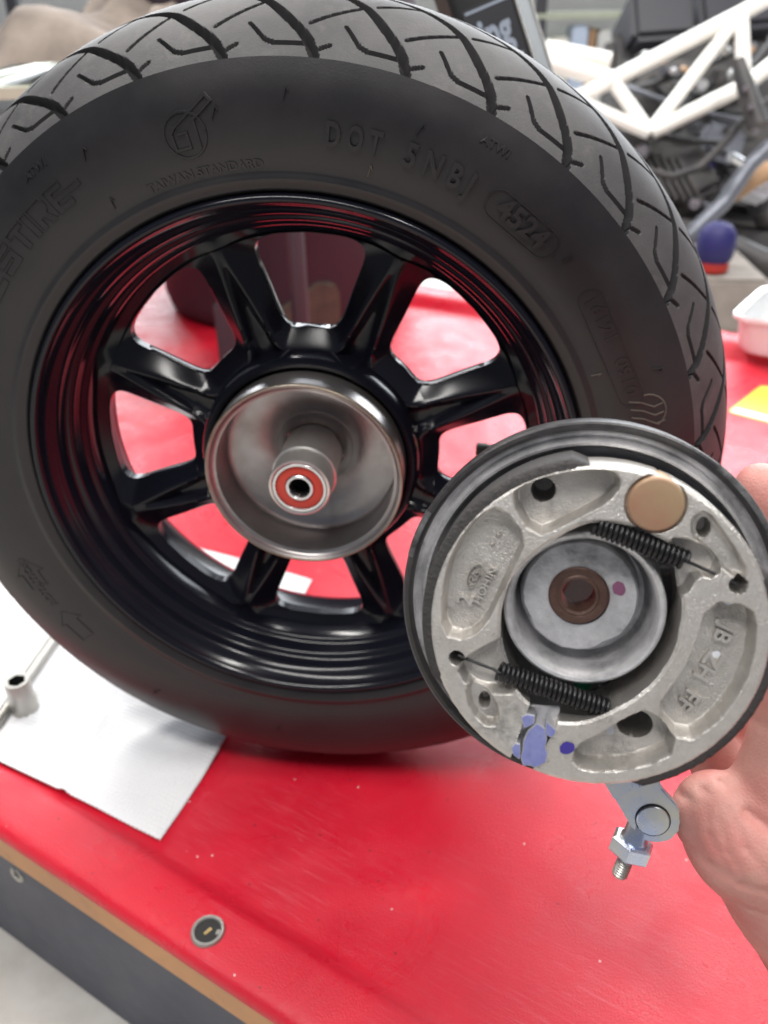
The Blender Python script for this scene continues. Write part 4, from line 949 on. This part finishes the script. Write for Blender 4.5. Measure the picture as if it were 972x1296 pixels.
# rag on a pale enamel shelf, upper left
shp = [on_table(-60, 112.5, 0.425), on_table(135, 65, 0.425)]
sh = empty('pale_shelf', Matrix.Translation((shp[0].x, shp[0].y, FZ)), 'pale green enamel shelf on dark legs at the upper left', 'shelf')
def loc(o_, p): return Vector(p) - o_.matrix_world.translation
c0, c1 = shp; dv = (c1 - c0); dh = Vector((dv.x, dv.y, 0)).normalized(); nb = Vector((-dh.y, dh.x, 0))
if nb.y < 0: nb = -nb
zt = (c0.z + c1.z) / 2
v = []; 
for p in (c0, c1, c1 + nb * 0.45, c0 + nb * 0.45):
    for dz in (-0.014, 0.0): v.append(loc(sh, (p.x, p.y, p.z + dz)))
mesh_obj('shelf_board', v, [(1, 3, 5, 7), (0, 6, 4, 2), (0, 2, 3, 1), (2, 4, 5, 3), (4, 6, 7, 5), (6, 0, 1, 7)], M_pale, sh, False)
for p in (c0.lerp(c1, 0.06), c0.lerp(c1, 0.9), c0.lerp(c1, 0.06) + nb * 0.42, c0.lerp(c1, 0.9) + nb * 0.42):
    tube('leg', [loc(sh, (p.x, p.y, FZ)), loc(sh, (p.x, p.y, p.z - 0.017))], 0.014, M_grey, sh, 12)
tube('shelf_edge', [loc(sh, c0 + Vector((0, 0, -0.004))), loc(sh, c1 + Vector((0, 0, -0.004)))], 0.012, M_pale, sh, 16)
def rag():
    nu_, nv_ = 120, 80; v = []
    for i in range(nu_):
        for j in range(nv_):
            s, t = i / (nu_ - 1), j / (nv_ - 1)
            p = c0.lerp(c1, 0.02 + 0.96 * s) + nb * (0.022 + 0.36 * t)
            env = min(1, s * 9 + 0.05) * min(1, (1 - s) * 7 + 0.10) * min(1, t * 5 + 0.10) * min(1, (1 - t) * 5 + 0.1)
            ph = s * 5.2 + 1.6 * t + 0.8 * noise.noise((s * 2.2, t * 2.2, 4))
            fold = (0.5 + 0.5 * math.sin(ph * 2.6)) ** 1.6; fold2 = 1 - abs(noise.noise((s * 4.5 - t * 2, t * 3.2, 8))) * 1.6
            h = env ** 0.6 * (0.010 + 0.100 * fold * (0.5 + 0.5 * t) + 0.055 * max(0, fold2) + 0.035 * t)
            v.append((p.x + 0.03 * noise.noise((s * 3, t * 3, 2)), p.y, p.z + 0.003 + h) )
    bse = Vector(v[0]); v = [Vector(q) - bse for q in v]
    o = mesh_obj('rag', v, [tuple(reversed(q)) for q in grid_faces(nu_, nv_)], M_cloth); o.location = bse
    return tag(o, 'crumpled beige rag lying on the pale shelf', 'rag')
rag()

# cloudy plastic tray at the back right of the bench
tp = on_table(928, 449, 0.021)
ty = empty('plastic_tray', Matrix.Translation(tp) @ Matrix.Rotation(R_(-30), 4, 'Z'), 'cloudy white plastic tray on the far right of the red platform', 'tray')
def tray():
    loops = []
    for w_, h_, z in ((0.24, 0.17, 0.002), (0.25, 0.18, 0.012), (0.262, 0.192, 0.060), (0.275, 0.205, 0.062), (0.275, 0.205, 0.056), (0.272, 0.202, 0.056), (0.268, 0.198, 0.059), (0.258, 0.188, 0.058), (0.246, 0.176, 0.012), (0.236, 0.166, 0.004)):
        loops.append([(x - w_ / 2 + 0.12, y - h_ / 2 + 0.10, z) for x, y in rrect(w_, h_, 0.03)])
    n = len(loops[0]); v = [p for l in loops for p in l]; f = [tuple(reversed(q)) for q in grid_faces(len(loops), n, False, True)]
    f.append(tuple(reversed(range(n)))); f.append(tuple(range((len(loops) - 1) * n, len(loops) * n)))
    return mesh_obj('tray_shell', v, f, M_clear, ty, True, 50)
tray()

# small pale bottle and rag pile glimpsed through the wheel
jb = on_table(452, 331, 0.021)
jar = lathe_z('white_jar', [(0.0001, 0.0), (0.05, 0.0), (0.053, 0.006), (0.053, 0.05), (0.045, 0.062), (0.035, 0.066), (0.035, 0.085), (0.0001, 0.086)], M_pwhite, None, 40); jar.location = jb
tag(jar, 'pale jar at the rear edge of the red platform seen through the wheel', 'jar')

# ------------------------------------------------------------------ motorcycle with white trellis frame, far right
def mb(u, v, d=2.2): return at(u, v, d)
mo = empty('motorcycle', Matrix.Translation((0.62, 2.15, FZ)), 'stripped motorcycle with white trellis frame and black engine behind the platform', 'motorcycle')
def mt(name, pts, rad, mtl, n=12): return tube(name, [loc(mo, p) for p in pts], rad, mtl, mo, n)
G = dict(n1=(775, 102), bt=(822, 168), t2=(938, 17), t3=(1010, -22), v2=(942, 109), v3=(1010, 56), l1=(712, 134), l2=(735, 130), l3=(690, 76), l4=(690, 60), l5=(772, 76))
for a, b, r_ in (('l1', 't2', .0195), ('t2', 't3', .0195), ('n1', 'bt', .017), ('bt', 't2', .017), ('bt', 'v2', .0195), ('v2', 'v3', .0195), ('t2', 'v2', .019), ('l2', 'bt', .017), ('l3', 'n1', .024), ('l4', 'l5', .019)):
    mt('frame_tube', [mb(*G[a]), mb(*G[b])], r_, M_white)
# second side of the frame, further away
for a, b, r_ in (('n1', 'bt', .016), ('bt', 't2', .016)):
    mt('frame_tube', [mb(G[a][0] + 60, G[a][1] + 12, 2.5), mb(G[b][0] + 60, G[b][1] + 12, 2.5)], r_, M_engine)
mt('pivot_bolt', [mb(812, 192, 2.16), mb(816, 192, 2.3)], 0.017, M_bright)
mt('pivot_bolt', [mb(823, 176, 2.14), mb(824, 176, 2.2)], 0.010, M_dark)
def mbox(name, u0, v0, u1, v1, d, dep, mtl, tilt=0, bev=0.02):
    c = (Vector(at(u0, v0, d)) + Vector(at(u1, v1, d))) / 2; wd = abs(u1 - u0) / FPX * d; ht = abs(v1 - v0) / FPX * d
    mx = Matrix((right, fwd, up)).transposed().to_4x4() @ Matrix.Rotation(R_(tilt), 4, 'Y'); mx.translation = loc(mo, c)
    return box(name, (-wd / 2, 0, -ht / 2), (wd / 2, dep, ht / 2), mtl, mo, min(bev, wd / 4, ht / 4), 2, mx)
eng = mbox('engine_block', 780, 70, 1010, 270, 2.45, 0.3, M_engine, 8, 0.04)
mbox('cylinder', 800, 175, 905, 262, 2.32, 0.2, M_engine, -28, 0.02)
for k in range(7): mbox('cooling_fin', 806 + 11 * k, 182 + 2 * k, 811 + 11 * k, 250 + 2 * k, 2.29, 0.06, M_engine, -28, 0.002)
mbox('airbox', 800, -20, 880, 46, 2.7, 0.25, M_grey, -4, 0.02); mbox('airbox', 885, -40, 990, 34, 2.75, 0.25, M_grey, -6, 0.02)
mbox('gearbox', 888, 150, 945, 200, 2.34, 0.15, M_pipe, 15, 0.02)
mt('hose', [mb(800, 200, 2.12), mb(818, 216, 2.12), mb(850, 224, 2.12), mb(885, 212, 2.12), mb(918, 180, 2.12), mb(950, 142, 2.12), mb(985, 120, 2.12)], 0.010, M_engine)
mt('stay', [mb(868, 302, 2.1), mb(915, 258, 2.1), mb(948, 210, 2.1), mb(975, 185, 2.1)], 0.020, M_pipe)
mt('link_plate', [mb(934, 76, 2.05), mb(944, 110, 2.05), mb(960, 160, 2.05)], [0.016, 0.022, 0.026], M_engine)
for (u, v_) in ((944, 112), (950, 135), (957, 166)): mt('link_bolt', [mb(u, v_, 2.03), mb(u, v_, 2.0)], 0.007, M_bright)
mt('peg', [mb(938, 206, 2.04), mb(924, 198, 2.02)], 0.012, M_bright)
mt('lower_rail', [mb(905, 262, 2.2), mb(930, 245, 2.2), mb(962, 220, 2.2), mb(1000, 205, 2.2)], [0.012, 0.02, 0.026, 0.02], M_card)
mbox('footrest', 946, 205, 985, 245, 2.25, 0.08, M_pwhite, 20, 0.012)
mt('ball_joint', [mb(879, 258, 2.05), mb(879, 258, 2.02)], 0.013, M_bright)
mt('stand_leg', [mb(960, 260, 2.35), (1.05, 2.3, FZ + 0.01)], 0.03, M_engine); mt('stand_leg', [mb(830, 240, 2.5), (0.55, 2.4, FZ + 0.01)], 0.03, M_engine)
mt('swingarm', [mb(820, 176, 2.26), mb(700, 190, 2.3), mb(560, 210, 2.4)], 0.03, M_engine)
mbox('sump', 835, 235, 1010, 400, 2.62, 0.3, M_engine, 4, 0.05); mbox('starter_motor', 760, 120, 800, 175, 2.5, 0.12, M_engine, 12, 0.02)
mt('exhaust', [mb(845, 282, 2.3), mb(905, 300, 2.25), mb(960, 330, 2.2), mb(1010, 350, 2.2)], [0.02, 0.028, 0.034, 0.036], M_engine, 16)
mbox('battery_case', 925, 285, 1010, 380, 2.4, 0.2, M_engine, 3, 0.02)
mbox('dark_filler_board', 765, 40, 1010, 345, 2.80, 0.12, M_engine, 2, 0.03)  # added dark board that darkens the light gaps between the frame tubes
rc_ = random.Random(5)
for k in range(9):
    u0, v0 = rc_.uniform(780, 880), rc_.uniform(90, 170); u1, v1 = rc_.uniform(880, 985), rc_.uniform(60, 270); dd = rc_.uniform(2.26, 2.42)
    um, vm = (u0 + u1) / 2 + rc_.uniform(-20, 20), (v0 + v1) / 2 + rc_.uniform(5, 40)
    P3 = [((1 - t) ** 2 * u0 + 2 * t * (1 - t) * um + t * t * u1, (1 - t) ** 2 * v0 + 2 * t * (1 - t) * vm + t * t * v1) for t in [i / 10 for i in range(11)]]
    mt('cable', [mb(u, v_, dd) for u, v_ in P3], rc_.uniform(0.004, 0.009), rc_.choice([M_engine, M_rubber, M_pipe, M_engine]), 8)
for k in range(26):
    u0, v0 = rc_.uniform(785, 972), rc_.uniform(60, 250); mt('fitting', [mb(u0, v0, 2.4), mb(u0 + rc_.uniform(-6, 6), v0 + rc_.uniform(-6, 6), 2.33)], rc_.uniform(0.006, 0.016), rc_.choice([M_pipe, M_bright_dull, M_engine, M_grey, M_card, M_alu2, M_bluepl]), 10)
# blue canister with red base
cn = on_table(905, 345, -0.2)
cp = at(900, 343, 2.0)
cnr = empty('blue_canister', Matrix.Translation(cp) @ Matrix.Diagonal((0.8, 0.8, 0.85, 1)), 'blue canister with a red base below the motorcycle engine', 'canister')
lathe_z('canister_body', [(0.044, 0.028), (0.052, 0.040), (0.056, 0.07), (0.052, 0.105), (0.036, 0.125), (0.018, 0.132), (0.0001, 0.134)], M_bluepl, cnr, 40)
lathe_z('canister_base', [(0.0001, 0.0), (0.040, 0.0), (0.047, 0.006), (0.047, 0.026), (0.043, 0.029), (0.0001, 0.029)], M_redpl, cnr, 40)
# trolley shelf carrying the canister
tz = cp.z
M_beige = mat('dusty beige board', (0.30, 0.27, 0.24), 0.8, color2=(0.20, 0.18, 0.16), vscale=12)
trl = box('plinth', (cp.x - 0.22, cp.y - 0.07, FZ + 0.002), (cp.x + 0.12, cp.y + 0.3, cp.z - 0.002), M_beige, None, 0.008)
tag(trl, 'dusty beige plinth under the blue canister', 'plinth')

# shelving and clutter along the back
rk = empty('storage_rack', Matrix.Translation((0.2, 4.6, FZ)), 'storage rack with boxes standing along the back of the workshop', 'rack')
for x in (-2.6, -1.2, 0.2, 1.6, 3.0): box('upright', (x - 0.03, -0.03, 0), (x + 0.03, 0.03, 1.7), M_grey, rk, 0.004)
for z in (0.125, 0.625, 1.175): box('rack_board', (-2.65, -0.032, z), (3.05, 0.55, z + 0.03), M_pale, rk, 0.004)
def rack_box(u0, u1, z0, h, mtl, label, dep=0.35):
    p0, p1 = CAM + ray(u0, 40) * ((4.62 - CAM.y) / ray(u0, 40).y), CAM + ray(u1, 40) * ((4.62 - CAM.y) / ray(u1, 40).y)
    b_ = box('storage_box', (p0.x, 4.62, FZ + z0 + 0.032), (p1.x, 4.62 + dep, FZ + z0 + h), mtl, None, 0.012)
    tag(b_, label, 'box')
M_paleblue = mat('pale blue board', (0.55, 0.64, 0.80), 0.5)
rack_box(700, 722, 0.125, 0.42, M_white, 'white upright box leftmost on the rack behind the frame')
rack_box(724, 745, 0.125, 0.47, M_paleblue, 'pale blue upright box beside the white box on the rack')
rack_box(747, 755, 0.125, 0.46, M_card, 'narrow brown cardboard box on the rack between pale boxes')
rack_box(758, 776, 0.125, 0.45, M_wall, 'off white box right of the brown cardboard box')
rack_box(786, 802, 0.125, 0.40, M_redpl, 'small red box on the rack above the white frame tubes')
rack_box(500, 560, 0.125, 0.38, M_grey, 'dark grey box on the rack behind the tyre top')
